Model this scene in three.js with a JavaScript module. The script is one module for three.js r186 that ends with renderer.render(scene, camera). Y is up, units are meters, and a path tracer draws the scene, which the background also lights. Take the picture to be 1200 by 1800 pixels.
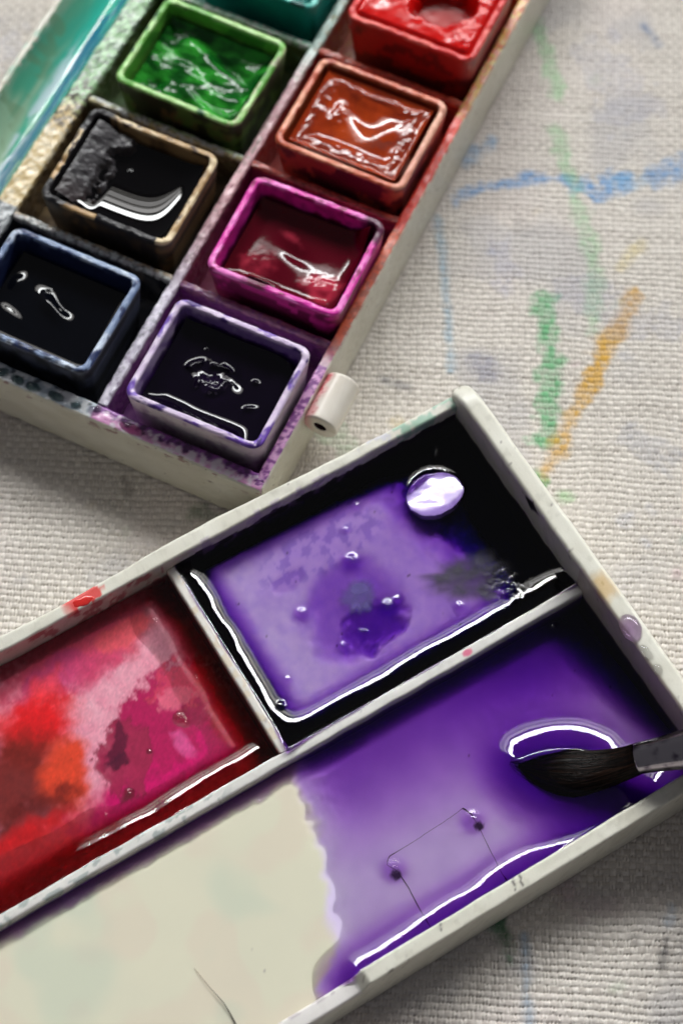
import * as THREE from 'three';
import { mergeGeometries } from 'three/addons/utils/BufferGeometryUtils.js';
import { RoundedBoxGeometry } from 'three/addons/geometries/RoundedBoxGeometry.js';
import { RectAreaLightUniformsLib } from 'three/addons/lights/RectAreaLightUniformsLib.js';

// ---------------------------------------------------------------- camera, light, exposure
const scene = new THREE.Scene();
const camera = new THREE.PerspectiveCamera(28.84, 682 / 1024, 0.01, 20);
camera.position.set(0, 0.212287, 0);
{
  const pitch = 64.858 * Math.PI / 180;
  camera.up.set(0, 1, 0);
  camera.lookAt(0, 0.212287 - Math.sin(pitch), -Math.cos(pitch));
}
camera.focus = 0.219;
camera.userData.fStop = 20;
camera.updateMatrixWorld();

const renderer = new THREE.WebGLRenderer({ antialias: true });
renderer.setSize(682, 1024);
renderer.toneMapping = THREE.LinearToneMapping;
renderer.toneMappingExposure = 1.16;
renderer.shadowMap.enabled = true;
scene.background = new THREE.Color().setRGB(0.088, 0.088, 0.095);   // the dim room round the table

// the window beyond the table: one soft source, far and a little to the right
const WINDOW = { x: 0.29, y: 0.70, z: -0.97, w: 1.55, h: 0.115, radiance: 46 };
RectAreaLightUniformsLib.init();
const daylight = new THREE.RectAreaLight(new THREE.Color().setRGB(0.975, 1.0, 1.0), WINDOW.radiance, WINDOW.w, WINDOW.h);
daylight.position.set(WINDOW.x, WINDOW.y, WINDOW.z + 0.006);
daylight.lookAt(WINDOW.x, WINDOW.y, 1);
scene.add(daylight);

// ---------------------------------------------------------------- helpers (all lengths below in millimetres)
const MM = 0.001;
const clamp = (x, a = 0, b = 1) => Math.min(b, Math.max(a, x));
const lerp = (a, b, t) => a + (b - a) * t;
const sstep = (a, b, x) => { const t = clamp((x - a) / (b - a)); return t * t * (3 - 2 * t); };
const lin = (c) => { c /= 255; return c <= 0.04045 ? c / 12.92 : Math.pow((c + 0.055) / 1.055, 2.4); };
const S = (r, g, b) => [lin(r), lin(g), lin(b)];
const mix = (a, b, t) => [lerp(a[0], b[0], t), lerp(a[1], b[1], t), lerp(a[2], b[2], t)];
const scaleC = (a, k) => [a[0] * k, a[1] * k, a[2] * k];
function hash(i, j, s) {
  let h = Math.imul(i | 0, 374761393) ^ Math.imul(j | 0, 668265263) ^ Math.imul((s | 0) + 11, 1274126177);
  h = Math.imul(h ^ (h >>> 13), 1274126177); h ^= h >>> 16;
  h = Math.imul(h, 2246822507); h ^= h >>> 13;
  return (h >>> 0) / 4294967296;
}
function noise(x, y, s = 0) {
  const i = Math.floor(x), j = Math.floor(y), fx = x - i, fy = y - j;
  const u = fx * fx * fx * (fx * (fx * 6 - 15) + 10), v = fy * fy * fy * (fy * (fy * 6 - 15) + 10);
  const a = hash(i, j, s), b = hash(i + 1, j, s), c = hash(i, j + 1, s), d = hash(i + 1, j + 1, s);
  return a + (b - a) * u + (c - a) * v + (a - b - c + d) * u * v;
}
function fbm(x, y, o = 3, s = 0) {
  let t = 0, a = 0.5, n = 0;
  for (let k = 0; k < o; k++) { t += a * noise(x, y, s + k * 7); n += a; a *= 0.5; const X = x * 1.6 - y * 1.2; y = x * 1.2 + y * 1.6; x = X; }
  return t / n;
}
let seed = 7;
const rnd = () => { seed = (Math.imul(seed, 1664525) + 1013904223) >>> 0; return seed / 4294967296; };

// A grid of points f(i, j) -> [x, y, z, r, g, b], quads kept where keep(i, j)
function sheet(nu, nv, f, { wrap = false, keep = null, alpha = false } = {}) {
  const nI = nu + 1, nJ = wrap ? nv : nv + 1;
  const P = new Float32Array(nI * nJ * 3), nc = alpha ? 4 : 3, C = new Float32Array(nI * nJ * nc), U = new Float32Array(nI * nJ * 2);
  for (let i = 0; i < nI; i++) for (let j = 0; j < nJ; j++) {
    const q = f(i, j), k = i * nJ + j;
    P[k * 3] = q[0] * MM; P[k * 3 + 1] = q[1] * MM; P[k * 3 + 2] = q[2] * MM;
    for (let c = 0; c < nc; c++) C[k * nc + c] = q[3 + c] ?? 1;
    U[k * 2] = (q[0] + 0.37 * q[1]) / 16; U[k * 2 + 1] = (q[2] + 0.71 * q[1]) / 16;
  }
  const I = [];
  for (let i = 0; i < nu; i++) for (let j = 0; j < nv; j++) {
    if (keep && !keep(i, j)) continue;
    const a = i * nJ + j, b = (i + 1) * nJ + j, d = i * nJ + (j + 1) % nJ, c = (i + 1) * nJ + (j + 1) % nJ;
    I.push(a, d, b, b, d, c);
  }
  const g = new THREE.BufferGeometry();
  g.setAttribute('position', new THREE.BufferAttribute(P, 3));
  g.setAttribute('color', new THREE.BufferAttribute(C, nc));
  g.setAttribute('uv', new THREE.BufferAttribute(U, 2));
  g.setIndex(new THREE.BufferAttribute(new Uint32Array(I), 1));
  return g;
}
function signedVolume(g) {
  const p = g.attributes.position.array, x = g.index.array; let v = 0;
  for (let k = 0; k < x.length; k += 3) {
    const a = x[k] * 3, b = x[k + 1] * 3, c = x[k + 2] * 3;
    v += p[a] * (p[b + 1] * p[c + 2] - p[b + 2] * p[c + 1]) - p[a + 1] * (p[b] * p[c + 2] - p[b + 2] * p[c]) + p[a + 2] * (p[b] * p[c + 1] - p[b + 1] * p[c]);
  }
  return v;
}
function outward(g) {                                      // turn a closed surface inside in, outside out
  if (signedVolume(g) < 0) { const x = g.index.array; for (let k = 0; k < x.length; k += 3) { const t = x[k + 1]; x[k + 1] = x[k + 2]; x[k + 2] = t; } }
  g.computeVertexNormals();
  return g;
}
const upward = (g) => { g.computeVertexNormals(); return g; };
// adds one vertex and a fan over a ring of vertices [from, from + n)
function capped(g, rings, n) {                             // rings: [[start, inverse?]]
  const P = Array.from(g.attributes.position.array), C = Array.from(g.attributes.color.array), U = Array.from(g.attributes.uv.array), I = Array.from(g.index.array);
  for (const [from, inv] of rings) {
    const base = P.length / 3; let m = [0, 0, 0], cc = [0, 0, 0];
    for (let k = 0; k < n; k++) for (let c = 0; c < 3; c++) { m[c] += P[(from + k) * 3 + c] / n; cc[c] += C[(from + k) * 3 + c] / n; }
    for (let k = 0; k < n; k++) { P.push(P[(from + k) * 3], P[(from + k) * 3 + 1], P[(from + k) * 3 + 2]); C.push(C[(from + k) * 3], C[(from + k) * 3 + 1], C[(from + k) * 3 + 2]); U.push(0, 0); }
    P.push(...m); C.push(...cc); U.push(0, 0);
    for (let k = 0; k < n; k++) { const a = base + k, b = base + (k + 1) % n; inv ? I.push(a, base + n, b) : I.push(a, b, base + n); }
  }
  const q = new THREE.BufferGeometry();
  q.setAttribute('position', new THREE.BufferAttribute(new Float32Array(P), 3));
  q.setAttribute('color', new THREE.BufferAttribute(new Float32Array(C), 3));
  q.setAttribute('uv', new THREE.BufferAttribute(new Float32Array(U), 2));
  q.setIndex(new THREE.BufferAttribute(new Uint32Array(I), 1));
  return q;
}
// closed profile of a bar: width a0..a1, height y0..y1, rounded upper corners, optional outward draft of either side
function barProfile(a0, a1, y0, y1, r, step = 0.25, draft0 = 0, draft1 = 0) {
  const pts = [], edge = (p, q) => { const n = Math.max(1, Math.ceil(Math.hypot(q[0] - p[0], q[1] - p[1]) / step)); for (let k = 0; k < n; k++) pts.push([lerp(p[0], q[0], k / n), lerp(p[1], q[1], k / n)]); };
  const arc = (cx, cy, t0, t1) => { for (let k = 0; k < 5; k++) { const t = lerp(t0, t1, k / 5); pts.push([cx + r * Math.cos(t), cy + r * Math.sin(t)]); } };
  edge([a0 - draft0, y0], [a1 + draft1, y0]);
  edge([a1 + draft1, y0], [a1, y1 - r]); arc(a1 - r, y1 - r, 0, Math.PI / 2);
  edge([a1 - r, y1], [a0 + r, y1]); arc(a0 + r, y1 - r, Math.PI / 2, Math.PI);
  edge([a0, y1 - r], [a0 - draft0, y0]);
  return pts;
}
// a bar along s from s0 to s1 with that profile; place(s, a, y) -> local [x, y, z]; round ends of radius e
function bar(s0, s1, prof, place, color, { step = 0.24, e = 0.25, warp = null } = {}) {
  const ss = [];
  for (const t of [0, 0.15, 0.4, 0.7, 1]) ss.push([s0 + e * t, e * (1 - Math.sqrt(1 - (1 - t) * (1 - t)))]);
  const n = Math.max(1, Math.ceil((s1 - s0 - 2 * e) / step));
  for (let k = 1; k < n; k++) ss.push([lerp(s0 + e, s1 - e, k / n), 0]);
  for (const t of [1, 0.7, 0.4, 0.15, 0]) ss.push([s1 - e * t, e * (1 - Math.sqrt(1 - (1 - t) * (1 - t)))]);
  let mx = 0, my = 0; for (const p of prof) { mx += p[0] / prof.length; my += p[1] / prof.length; }
  const np = prof.length;
  const g = sheet(ss.length - 1, np, (i, j) => {
    const [s, inset] = ss[i]; let [a, y] = prof[j];
    a -= clamp((a - mx) * 10, -1, 1) * inset; y -= clamp((y - my) * 10, -1, 1) * inset;
    if (warp) [a, y] = warp(s, a, y);
    return [...place(s, a, y), ...color(s, a, y)];
  }, { wrap: true });
  return outward(capped(g, [[0, true], [(ss.length - 1) * np, false]], np));
}
function part(name, geometry, material, parent) {
  const m = new THREE.Mesh(geometry, material); m.name = name; m.castShadow = m.receiveShadow = true;
  parent.add(m); return m;
}
const used = new Map();
function numbered(name) { const n = used.get(name) ?? 0; used.set(name, n + 1); return n ? name + '_' + String(n).padStart(3, '0') : name; }
function tag(o, label, category, group) { o.userData.label = label; o.userData.category = category; if (group) o.userData.group = group; return o; }
function thing(name, label, category, group) { const o = new THREE.Group(); o.name = numbered(name); scene.add(o); return tag(o, label, category, group); }
function solid(name, geometry, material, label, category, group) { const m = part(numbered(name), geometry, material, scene); return tag(m, label, category, group); }

// places of the two boxes on the cloth: box axes (v right, u back), tray axes (l left, w forward)
const BOX = { x: -19.836, z: -126.559, turn: -25.448 * Math.PI / 180 };
const TRAY = { x: 13.382, z: -109.551, turn: 31.121 * Math.PI / 180 };
function seat(o, base) { o.position.set(base.x * MM, 0, base.z * MM); o.rotation.y = base.turn; return o; }
function toWorld(base, x, z) { const c = Math.cos(base.turn), s = Math.sin(base.turn); return [base.x + x * c + z * s, base.z - x * s + z * c]; }
function fromWorld(base, X, Z) { const c = Math.cos(base.turn), s = Math.sin(base.turn), dx = X - base.x, dz = Z - base.z; return [dx * c - dz * s, dx * s + dz * c]; }

// fine grain for plastics
function grainTexture(seedN) {
  const n = 256, d = new Uint8Array(n * n * 4);
  for (let y = 0; y < n; y++) for (let x = 0; x < n; x++) {
    let v = 0.55 * hash(x, y, seedN) + 0.45 * hash(x >> 1, y >> 1, seedN + 3) * 0.6 + 0.4 * hash(x >> 3, y >> 3, seedN + 9) * 0.5;
    const k = (y * n + x) * 4; d[k] = d[k + 1] = d[k + 2] = clamp(v) * 255; d[k + 3] = 255;
  }
  const t = new THREE.DataTexture(d, n, n); t.wrapS = t.wrapT = THREE.RepeatWrapping; t.magFilter = THREE.LinearFilter; t.minFilter = THREE.LinearFilter; t.needsUpdate = true;
  return t;
}
const grain = grainTexture(5);
const M = {
  red: new THREE.MeshPhysicalMaterial({ color: new THREE.Color().setRGB(0.62, 0.03, 0.025), roughness: 0.12, ior: 1.45 }),
  gloss: new THREE.MeshPhysicalMaterial({ vertexColors: true, roughness: 0.22, ior: 1.5, bumpMap: grain, bumpScale: 0.000006 }),
  lumpy: new THREE.MeshPhysicalMaterial({ vertexColors: true, roughness: 0.09, ior: 1.34 }),
  cloth: new THREE.MeshStandardMaterial({ vertexColors: true, roughness: 0.95 }),
  plastic: new THREE.MeshPhysicalMaterial({ vertexColors: true, roughness: 0.42, bumpMap: grain, bumpScale: 0.000012, clearcoat: 0.15, clearcoatRoughness: 0.3 }),
  stained: new THREE.MeshPhysicalMaterial({ vertexColors: true, roughness: 0.38, bumpMap: grain, bumpScale: 0.00003, clearcoat: 0.35, clearcoatRoughness: 0.25 }),
  enamel: new THREE.MeshPhysicalMaterial({ vertexColors: true, roughness: 0.3 }),
  wetPaint: new THREE.MeshPhysicalMaterial({ vertexColors: true, roughness: 0.1, clearcoat: 0.3, clearcoatRoughness: 0.04, ior: 1.35 }),
  flake: new THREE.MeshPhysicalMaterial({ vertexColors: true, roughness: 0.16, clearcoat: 1, clearcoatRoughness: 0.04, ior: 1.5 }),
  paste: new THREE.MeshPhysicalMaterial({ vertexColors: true, roughness: 0.15, ior: 1.36 }),
  ink: new THREE.MeshPhysicalMaterial({ vertexColors: true, roughness: 0.02, ior: 1.38 }),
  dryPaint: new THREE.MeshPhysicalMaterial({ vertexColors: true, roughness: 0.5, clearcoat: 0.25, clearcoatRoughness: 0.35 }),
  violet: new THREE.MeshPhysicalMaterial({ color: 0xffffff, roughness: 0.018, transmission: 1, thickness: 0.001, ior: 1.37, attenuationColor: new THREE.Color().setRGB(0.60, 0.345, 0.785), attenuationDistance: 0.0007 }),
  violetDeep: new THREE.MeshPhysicalMaterial({ color: 0xffffff, roughness: 0.018, transmission: 1, thickness: 0.001, ior: 1.38, attenuationColor: new THREE.Color().setRGB(0.58, 0.34, 0.80), attenuationDistance: 0.00036 }),
  crimson: new THREE.MeshPhysicalMaterial({ color: 0xffffff, roughness: 0.018, transmission: 1, thickness: 0.001, ior: 1.38, attenuationColor: new THREE.Color().setRGB(0.80, 0.32, 0.38), attenuationDistance: 0.0008 }),
  film: new THREE.MeshPhysicalMaterial({ vertexColors: true, roughness: 0.45, ior: 1.4, transparent: true }),
  bubble: new THREE.MeshPhysicalMaterial({ color: 0xffffff, roughness: 0, transmission: 1, thickness: 0, ior: 1.7 }),
  dropViolet: new THREE.MeshPhysicalMaterial({ color: 0xffffff, roughness: 0, transmission: 1, thickness: 0.001, ior: 1.4, attenuationColor: new THREE.Color().setRGB(0.72, 0.55, 0.82), attenuationDistance: 0.0012 }),
  dropClear: new THREE.MeshPhysicalMaterial({ color: 0xffffff, roughness: 0, transmission: 1, thickness: 0.001, ior: 1.36 }),
  dropGrey: new THREE.MeshPhysicalMaterial({ color: 0xffffff, roughness: 0, transmission: 1, thickness: 0.001, ior: 1.42, attenuationColor: new THREE.Color().setRGB(0.25, 0.36, 0.36), attenuationDistance: 0.0006 }),
  dropMagenta: new THREE.MeshPhysicalMaterial({ color: 0xffffff, roughness: 0, transmission: 1, thickness: 0.001, ior: 1.42, attenuationColor: new THREE.Color().setRGB(0.6, 0.2, 0.42), attenuationDistance: 0.0007 }),
  hair: new THREE.MeshPhysicalMaterial({ vertexColors: true, roughness: 0.3, ior: 1.33, specularIntensity: 0.5 }),
  metal: new THREE.MeshStandardMaterial({ vertexColors: true, metalness: 1, roughness: 0.13, bumpMap: grain, bumpScale: 0.00001 }),
  wood: new THREE.MeshPhysicalMaterial({ color: new THREE.Color().setRGB(0.05, 0.012, 0.01), roughness: 0.3, clearcoat: 0.8 }),
  frame: new THREE.MeshStandardMaterial({ color: new THREE.Color().setRGB(0.5, 0.49, 0.47), roughness: 0.5 }),
  addedGlow0: new THREE.MeshStandardMaterial({ color: 0x888888, emissive: new THREE.Color().setRGB(1, 0.98, 0.96), emissiveIntensity: 8, roughness: 0.4 }),  // glow of the strips added above the window
  addedGlow1: new THREE.MeshStandardMaterial({ color: 0x888888, emissive: new THREE.Color().setRGB(1, 0.98, 0.96), emissiveIntensity: 5, roughness: 0.4 }),
  pane: new THREE.MeshStandardMaterial({ color: 0x888888, emissive: new THREE.Color().setRGB(1, 0.985, 0.96), emissiveIntensity: 1.2, roughness: 0.4 }),
};

// ---------------------------------------------------------------- the window
{
  const o = thing('window', 'white framed window with bright panes facing the table from beyond', 'window');
  o.position.set(WINDOW.x, WINDOW.y, WINDOW.z);
  const bx = (w, h, d, x, y, z) => { const g = new RoundedBoxGeometry(w, h, d, 2, 0.004); g.translate(x, y, z); return g; };
  const W = WINDOW.w, H = WINDOW.h;
  for (const sx of [-1, 1]) part('pane', bx(W / 2 - 0.002, H - 0.002, 0.004, sx * W / 4, 0, -0.004), M.pane, o);
  for (const sx of [-1, 1]) part('jamb', bx(0.05, H + 0.32, 0.07, sx * (W / 2 + 0.025), 0.11, 0.005), M.frame, o);
  for (const y of [-H / 2 - 0.02, H / 2 + 0.255]) part('rail', bx(W - 0.002, 0.04, 0.07, 0, y, 0.005), M.frame, o);
  for (let k = 0; k < 2; k++) {                                        // dim glowing strips and bars added above for faint bands in reflections
    const y = H / 2 + 0.085 + k * 0.1;
    part('added_glow_strip', bx(W - 0.002, 0.092, 0.004, 0, y, -0.004), [M.addedGlow0, M.addedGlow1][k], o);
    part('added_bar', bx(W - 0.002, [0.038, 0.007][k], 0.02, 0, y - [0.066, 0.05][k], 0.016), M.frame, o);
  }
}

// ---------------------------------------------------------------- the cloth: plain weave of doubled warp and fat weft, one sheet
const strokes = [
  // [points, width, colour, strength]
  [[[14.5, -143.6], [16.7, -144.8], [19.7, -145.7], [24.1, -147.0], [28.0, -146.6], [29.1, -145.7]], 1.7, S(92, 150, 205), 0.8],
  [[[28.4, -146.4], [29.4, -145.2]], 2.0, S(88, 145, 200), 0.7],
  [[[31.6, -145.3], [35.6, -146.1]], 3.2, S(100, 155, 208), 0.8], [[[35, -146], [38, -146.2]], 2.2, S(130, 175, 208), 0.5],
  [[[40.1, -147], [45.5, -149.2]], 2.6, S(100, 150, 200), 0.75],
  [[[15.8, -149.2], [19.2, -152.7]], 2.0, S(115, 160, 200), 0.6],
  [[[12.1, -141], [12.8, -132.5], [13.3, -122.7], [13.3, -118.8]], 0.75, S(110, 165, 195), 0.65],
  [[[26.2, -170.6], [27.4, -165], [28.4, -160]], 2.2, S(150, 205, 150), 0.55],
  [[[27.7, -154.1], [29.2, -147], [30.6, -140.1], [31.7, -133.4], [30.9, -125.1]], 1.8, S(150, 200, 150), 0.55],
  [[[25.2, -129], [25.6, -124], [25.4, -117], [24.2, -109.4]], 2.6, S(92, 172, 116), 0.85],
  [[[23.3, -104.4], [24.0, -103.7]], 1.6, S(95, 160, 85), 0.8], [[[25.9, -101.8], [26.6, -101.6]], 1.3, S(140, 195, 130), 0.6],
  [[[36.4, -129.2], [34, -124.3], [31.3, -119.5], [28.2, -113.2], [25.5, -107.1], [24.5, -105.2]], 1.9, S(208, 160, 58), 0.85],
  [[[33.2, -123.5], [30.2, -117.2]], 2.6, S(208, 160, 58), 0.7],
  [[[35, -133.5], [37.5, -137]], 1.2, S(215, 195, 120), 0.5],
  [[[20.1, -136.7], [20.6, -130.9]], 2.8, S(165, 165, 190), 0.35], [[[28.4, -130.9], [35.1, -125.9], [40, -125]], 5, S(160, 160, 180), 0.3],
  [[[16.7, -120.3], [18, -118]], 2.2, S(135, 135, 155), 0.5], [[[33.8, -165.9], [37.1, -158.5]], 7, S(170, 172, 195), 0.25],
  [[[34.8, -110.1], [38, -107.1]], 4, S(150, 155, 175), 0.32], [[[40.2, -171], [41.9, -168.2]], 0.7, S(80, 110, 155), 0.8],
  [[[17.2, -51.2], [17.9, -47]], 1.5, S(50, 105, 65), 0.9], [[[16.2, -51.5], [16.8, -50]], 1.8, S(85, 130, 100), 0.6],
  [[[19.5, -49.5], [19.6, -46.1], [19.7, -38]], 0.75, S(95, 140, 175), 0.65],
  [[[34.7, -49.2], [34.5, -47.9]], 0.6, S(35, 36, 48), 0.95], [[[34.35, -47.4], [34.0, -46.3]], 0.75, S(30, 32, 42), 0.95], [[[31.3, -49.5], [31.35, -49]], 0.35, S(40, 40, 50), 0.9], [[[35.6, -52.5], [35.4, -51]], 0.9, S(140, 165, 190), 0.6],
  [[[-25.6, -103.9], [-25.2, -102.4]], 0.9, S(60, 45, 40), 0.7], [[[-16.8, -100], [-14, -98.5]], 2.4, S(70, 100, 70), 0.55],
  [[[43.3, -125], [43.8, -122.5]], 1.2, S(120, 180, 130), 0.5], [[[5, -117.5], [8, -116.5]], 1.0, S(110, 110, 118), 0.6], [[[-2, -112], [1, -108]], 3, S(150, 190, 150), 0.35],
  [[[39, -92], [40.2, -91]], 1.6, S(200, 160, 170), 0.4], [[[40.6, -96], [41.4, -94.5]], 1.2, S(110, 140, 130), 0.5],
  [[[24.5, -54], [29, -52.6]], 3.2, S(190, 165, 170), 0.3], [[[20, -57], [24, -58]], 2.5, S(175, 150, 155), 0.25], [[[-44, -168], [-40, -160]], 5, S(190, 190, 205), 0.3],
];
for (let k = 0; k < 90; k++) {                                // small old spots of every colour
  const x = lerp(-48, 50, rnd()), z = lerp(-178, -38, rnd()), c = [S(150, 160, 190), S(170, 190, 160), S(200, 160, 175), S(205, 185, 130), S(120, 120, 135), S(70, 72, 84)][Math.floor(rnd() * 6)];
  strokes.push([[[x, z], [x + rnd() * 1.4 - 0.7, z + rnd() * 1.4 - 0.7]], 0.3 + rnd() * rnd() * 2.0, c, 0.2 + 0.35 * rnd()]);
}
const strokeBox = strokes.map(([pts, w]) => { const m = w + 1.6; return [Math.min(...pts.map((p) => p[0])) - m, Math.max(...pts.map((p) => p[0])) + m, Math.min(...pts.map((p) => p[1])) - m, Math.max(...pts.map((p) => p[1])) + m]; });
function distTo(pts, x, z) {
  let best = 1e9;
  for (let k = 0; k + 1 < pts.length; k++) {
    const [ax, az] = pts[k], bx = pts[k + 1][0] - ax, bz = pts[k + 1][1] - az, t = clamp(((x - ax) * bx + (z - az) * bz) / (bx * bx + bz * bz + 1e-9));
    best = Math.min(best, Math.hypot(x - ax - bx * t, z - az - bz * t));
  }
  return best;
}
const PITCH = 0.78;
function weave(x, z) {
  const tilt = 0.055, ux = x * Math.cos(tilt) + z * Math.sin(tilt), uz = -x * Math.sin(tilt) + z * Math.cos(tilt);
  const X = ux / PITCH + 0.5 * (noise(ux * 0.16, uz * 0.2, 31) - 0.5) + 0.2 * (noise(ux * 0.9, uz * 0.9, 32) - 0.5);
  const Z = uz / PITCH + 0.5 * (noise(ux * 0.2, uz * 0.16, 33) - 0.5) + 0.2 * (noise(ux * 0.8, uz * 0.8, 34) - 0.5);
  const i = Math.floor(X), j = Math.floor(Z), fx = X - i, fz = Z - j, odd = ((i + j) & 1) ? -1 : 1;
  // warp: two thin threads side by side; weft: one fat thread
  const wl = 0.1 * (hash(i, 3, 41) - 0.5) + 0.08 * (noise(i * 5.3, uz * 0.6, 54) - 0.5), t2 = fx < 0.5 ? (fx - 0.27 + wl) / 0.2 : (fx - 0.73 + wl) / 0.2;
  const warp = 0.09 * Math.sqrt(Math.max(0, 1 - t2 * t2)) + 0.13 * odd * Math.sin(Math.PI * fz) * (0.85 + 0.3 * hash(i, j, 42));
  const fat = 0.45 + 0.12 * (hash(7, j, 43) - 0.5) + 0.1 * (noise(ux * 0.5, j * 3.7, 50) - 0.5), t1 = (fz - 0.5) / fat;
  const weft = 0.1 * Math.sqrt(Math.max(0, 1 - t1 * t1)) - 0.09 * odd * Math.sin(Math.PI * fx) * (0.85 + 0.3 * hash(i, j, 44));
  const edgeW = Math.abs(t2) >= 1 ? -0.18 : warp, edgeF = Math.abs(t1) >= 1 ? -0.18 : weft;
  const top = Math.max(edgeW, edgeF), isWarp = edgeW > edgeF;
  const fibre = isWarp ? noise(ux * 16 + uz * 5, uz * 3.5, 45) : noise(ux * 3.5, uz * 16 + ux * 5, 46);
  return [Math.max(top, -0.13) + 0.022 * (fibre - 0.5), isWarp ? 0.35 * hash(i * 2 + (fx < 0.5 ? 0 : 1), 9, 47) : 0.45 + 0.55 * hash(5, j, 48), fibre, hash(i, j, 49)];
}
const CLOTH_TOP = 0;
function clothColor(x, z, h, id, fibre, cell) {
  let c = mix(S(228, 221, 212), S(193, 185, 176), id);
  c = mix(c, S(214, 202, 198), 0.45 * sstep(0.45, 0.75, fbm(x * 0.06, z * 0.06, 3, 51)));
  c = mix(c, S(188, 184, 184), 0.55 * sstep(0.5, 0.75, fbm(x * 0.11 + 9, z * 0.11, 3, 52)));
  c = scaleC(c, 0.88 + 0.2 * fibre);
  const wob = fbm(x * 0.55, z * 0.55, 3, 53) - 0.5;
  for (let k = 0; k < strokes.length; k++) {
    const b = strokeBox[k]; if (x < b[0] || x > b[1] || z < b[2] || z > b[3]) continue;
    const [pts, w, col, str] = strokes[k], d = distTo(pts, x, z) + wob * w * 1.2, a = str * (0.5 + 0.55 * cell) * (1 - sstep(w * 0.5 - 0.75, w * 0.5 + 0.65, d)) * sstep(0.12, 0.62, fbm(x * 1.1, z * 1.1, 3, 60 + k) + h * 2.2);
    if (a > 0.002) c = mix(c, scaleC(col, 0.85 + 0.3 * fibre), a);
  }
  return c;
}
{
  const x0 = -54, x1 = 54, z0 = -184, z1 = -33, step = 0.113, nx = Math.round((x1 - x0) / step), nz = Math.round((z1 - z0) / step);
  const hidden = (x, z) => {
    if (Math.abs(x) > 41.5 + (-42 - z) * 0.075) return true;                // fine threads only where they can be told apart
    const [v, s] = fromWorld(BOX, x, z), u = -s; if (v > -31.5 && v < 19.5 && u > -19.5 && u < 76) return true;
    const [nl, w] = fromWorld(TRAY, x, z), l = -nl; return l > 0 && l < 80 && w > 0 && w < 50;
  };
  const hid = new Uint8Array((nx + 1) * (nz + 1));
  for (let i = 0; i <= nx; i++) for (let j = 0; j <= nz; j++) hid[i * (nz + 1) + j] = hidden(x0 + i * step, z0 + j * step) ? 1 : 0;
  const g = sheet(nx, nz, (i, j) => {
    const x = x0 + i * step, z = z0 + j * step;
    if (hid[i * (nz + 1) + j]) return [x, -0.3, z, ...scaleC(S(205, 196, 184), 0.9)];
    const [h, id, fibre, cell] = weave(x, z);
    return [x, CLOTH_TOP + h - 0.2, z, ...clothColor(x, z, h, id, fibre, cell)];
  }, { keep: (i, j) => { const k = i * (nz + 1) + j; return !(hid[k] && hid[k + 1] && hid[k + nz + 1] && hid[k + nz + 2]); } });
  const m = part('canvas_cloth', upward(g), M.cloth, scene);
  // beyond the threads that can be told apart the weave is left to the material
  const n = 512, hgt = new Uint8Array(n * n * 4), colr = new Uint8Array(n * n * 4);
  for (let y = 0; y < n; y++) for (let x = 0; x < n; x++) {
    const X = x / n * 20, Z = y / n * 20, a = Math.floor(X), b = Math.floor(Z), fx = X - a, fz = Z - b, odd = ((a + b) & 1) ? -1 : 1;
    const t2 = (fx < 0.5 ? fx - 0.27 : fx - 0.73) / 0.2, t1 = (fz - 0.5) / 0.46, wp = Math.abs(t2) >= 1 ? -1 : 0.4 * Math.sqrt(1 - t2 * t2) + 0.6 * odd * Math.sin(Math.PI * fz), wf = Math.abs(t1) >= 1 ? -1 : 0.45 * Math.sqrt(1 - t1 * t1) - 0.4 * odd * Math.sin(Math.PI * fx);
    const k = (y * n + x) * 4, c = (wp > wf ? 216 : 200) + 20 * (hash(a, b, 55) - 0.5) + 14 * (hash(x, y, 56) - 0.5);
    hgt[k] = hgt[k + 1] = hgt[k + 2] = clamp((Math.max(wp, wf, -0.5) + 0.5) / 1.6) * 255; colr[k] = c; colr[k + 1] = c - 7; colr[k + 2] = c - 16; hgt[k + 3] = colr[k + 3] = 255;
  }
  const tex = (d, srgb) => { const t = new THREE.DataTexture(d, n, n); t.wrapS = t.wrapT = THREE.RepeatWrapping; t.magFilter = t.minFilter = THREE.LinearFilter; if (srgb) t.colorSpace = THREE.SRGBColorSpace; t.needsUpdate = true; return t; };
  const strip = (za, zb, xa, xb) => sheet(24, 24, (i, j) => { const z = lerp(za, zb, j / 24); return [lerp(xa(z), xb(z), i / 24), -0.1, z]; });
  const lim = (z) => 41.3 + (-42 - z) * 0.075, W0 = () => -360, W1 = () => 360;
  part('cloth_border', mergeGeometries([upward(strip(-460, z0 + 0.2, W0, W1)), upward(strip(z1 - 0.2, 140, W0, W1)), upward(strip(z0 + 0.2, z1 - 0.2, W0, (z) => -lim(z))), upward(strip(z0 + 0.2, z1 - 0.2, lim, W1))]), new THREE.MeshStandardMaterial({ map: tex(colr, true), bumpMap: tex(hgt, false), bumpScale: 0.0003, roughness: 0.95 }), m);
  m.userData.kind = 'structure';
  m.userData.label = 'coarse cream woven canvas cloth with old blue, green and ochre paint smears';
}

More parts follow.
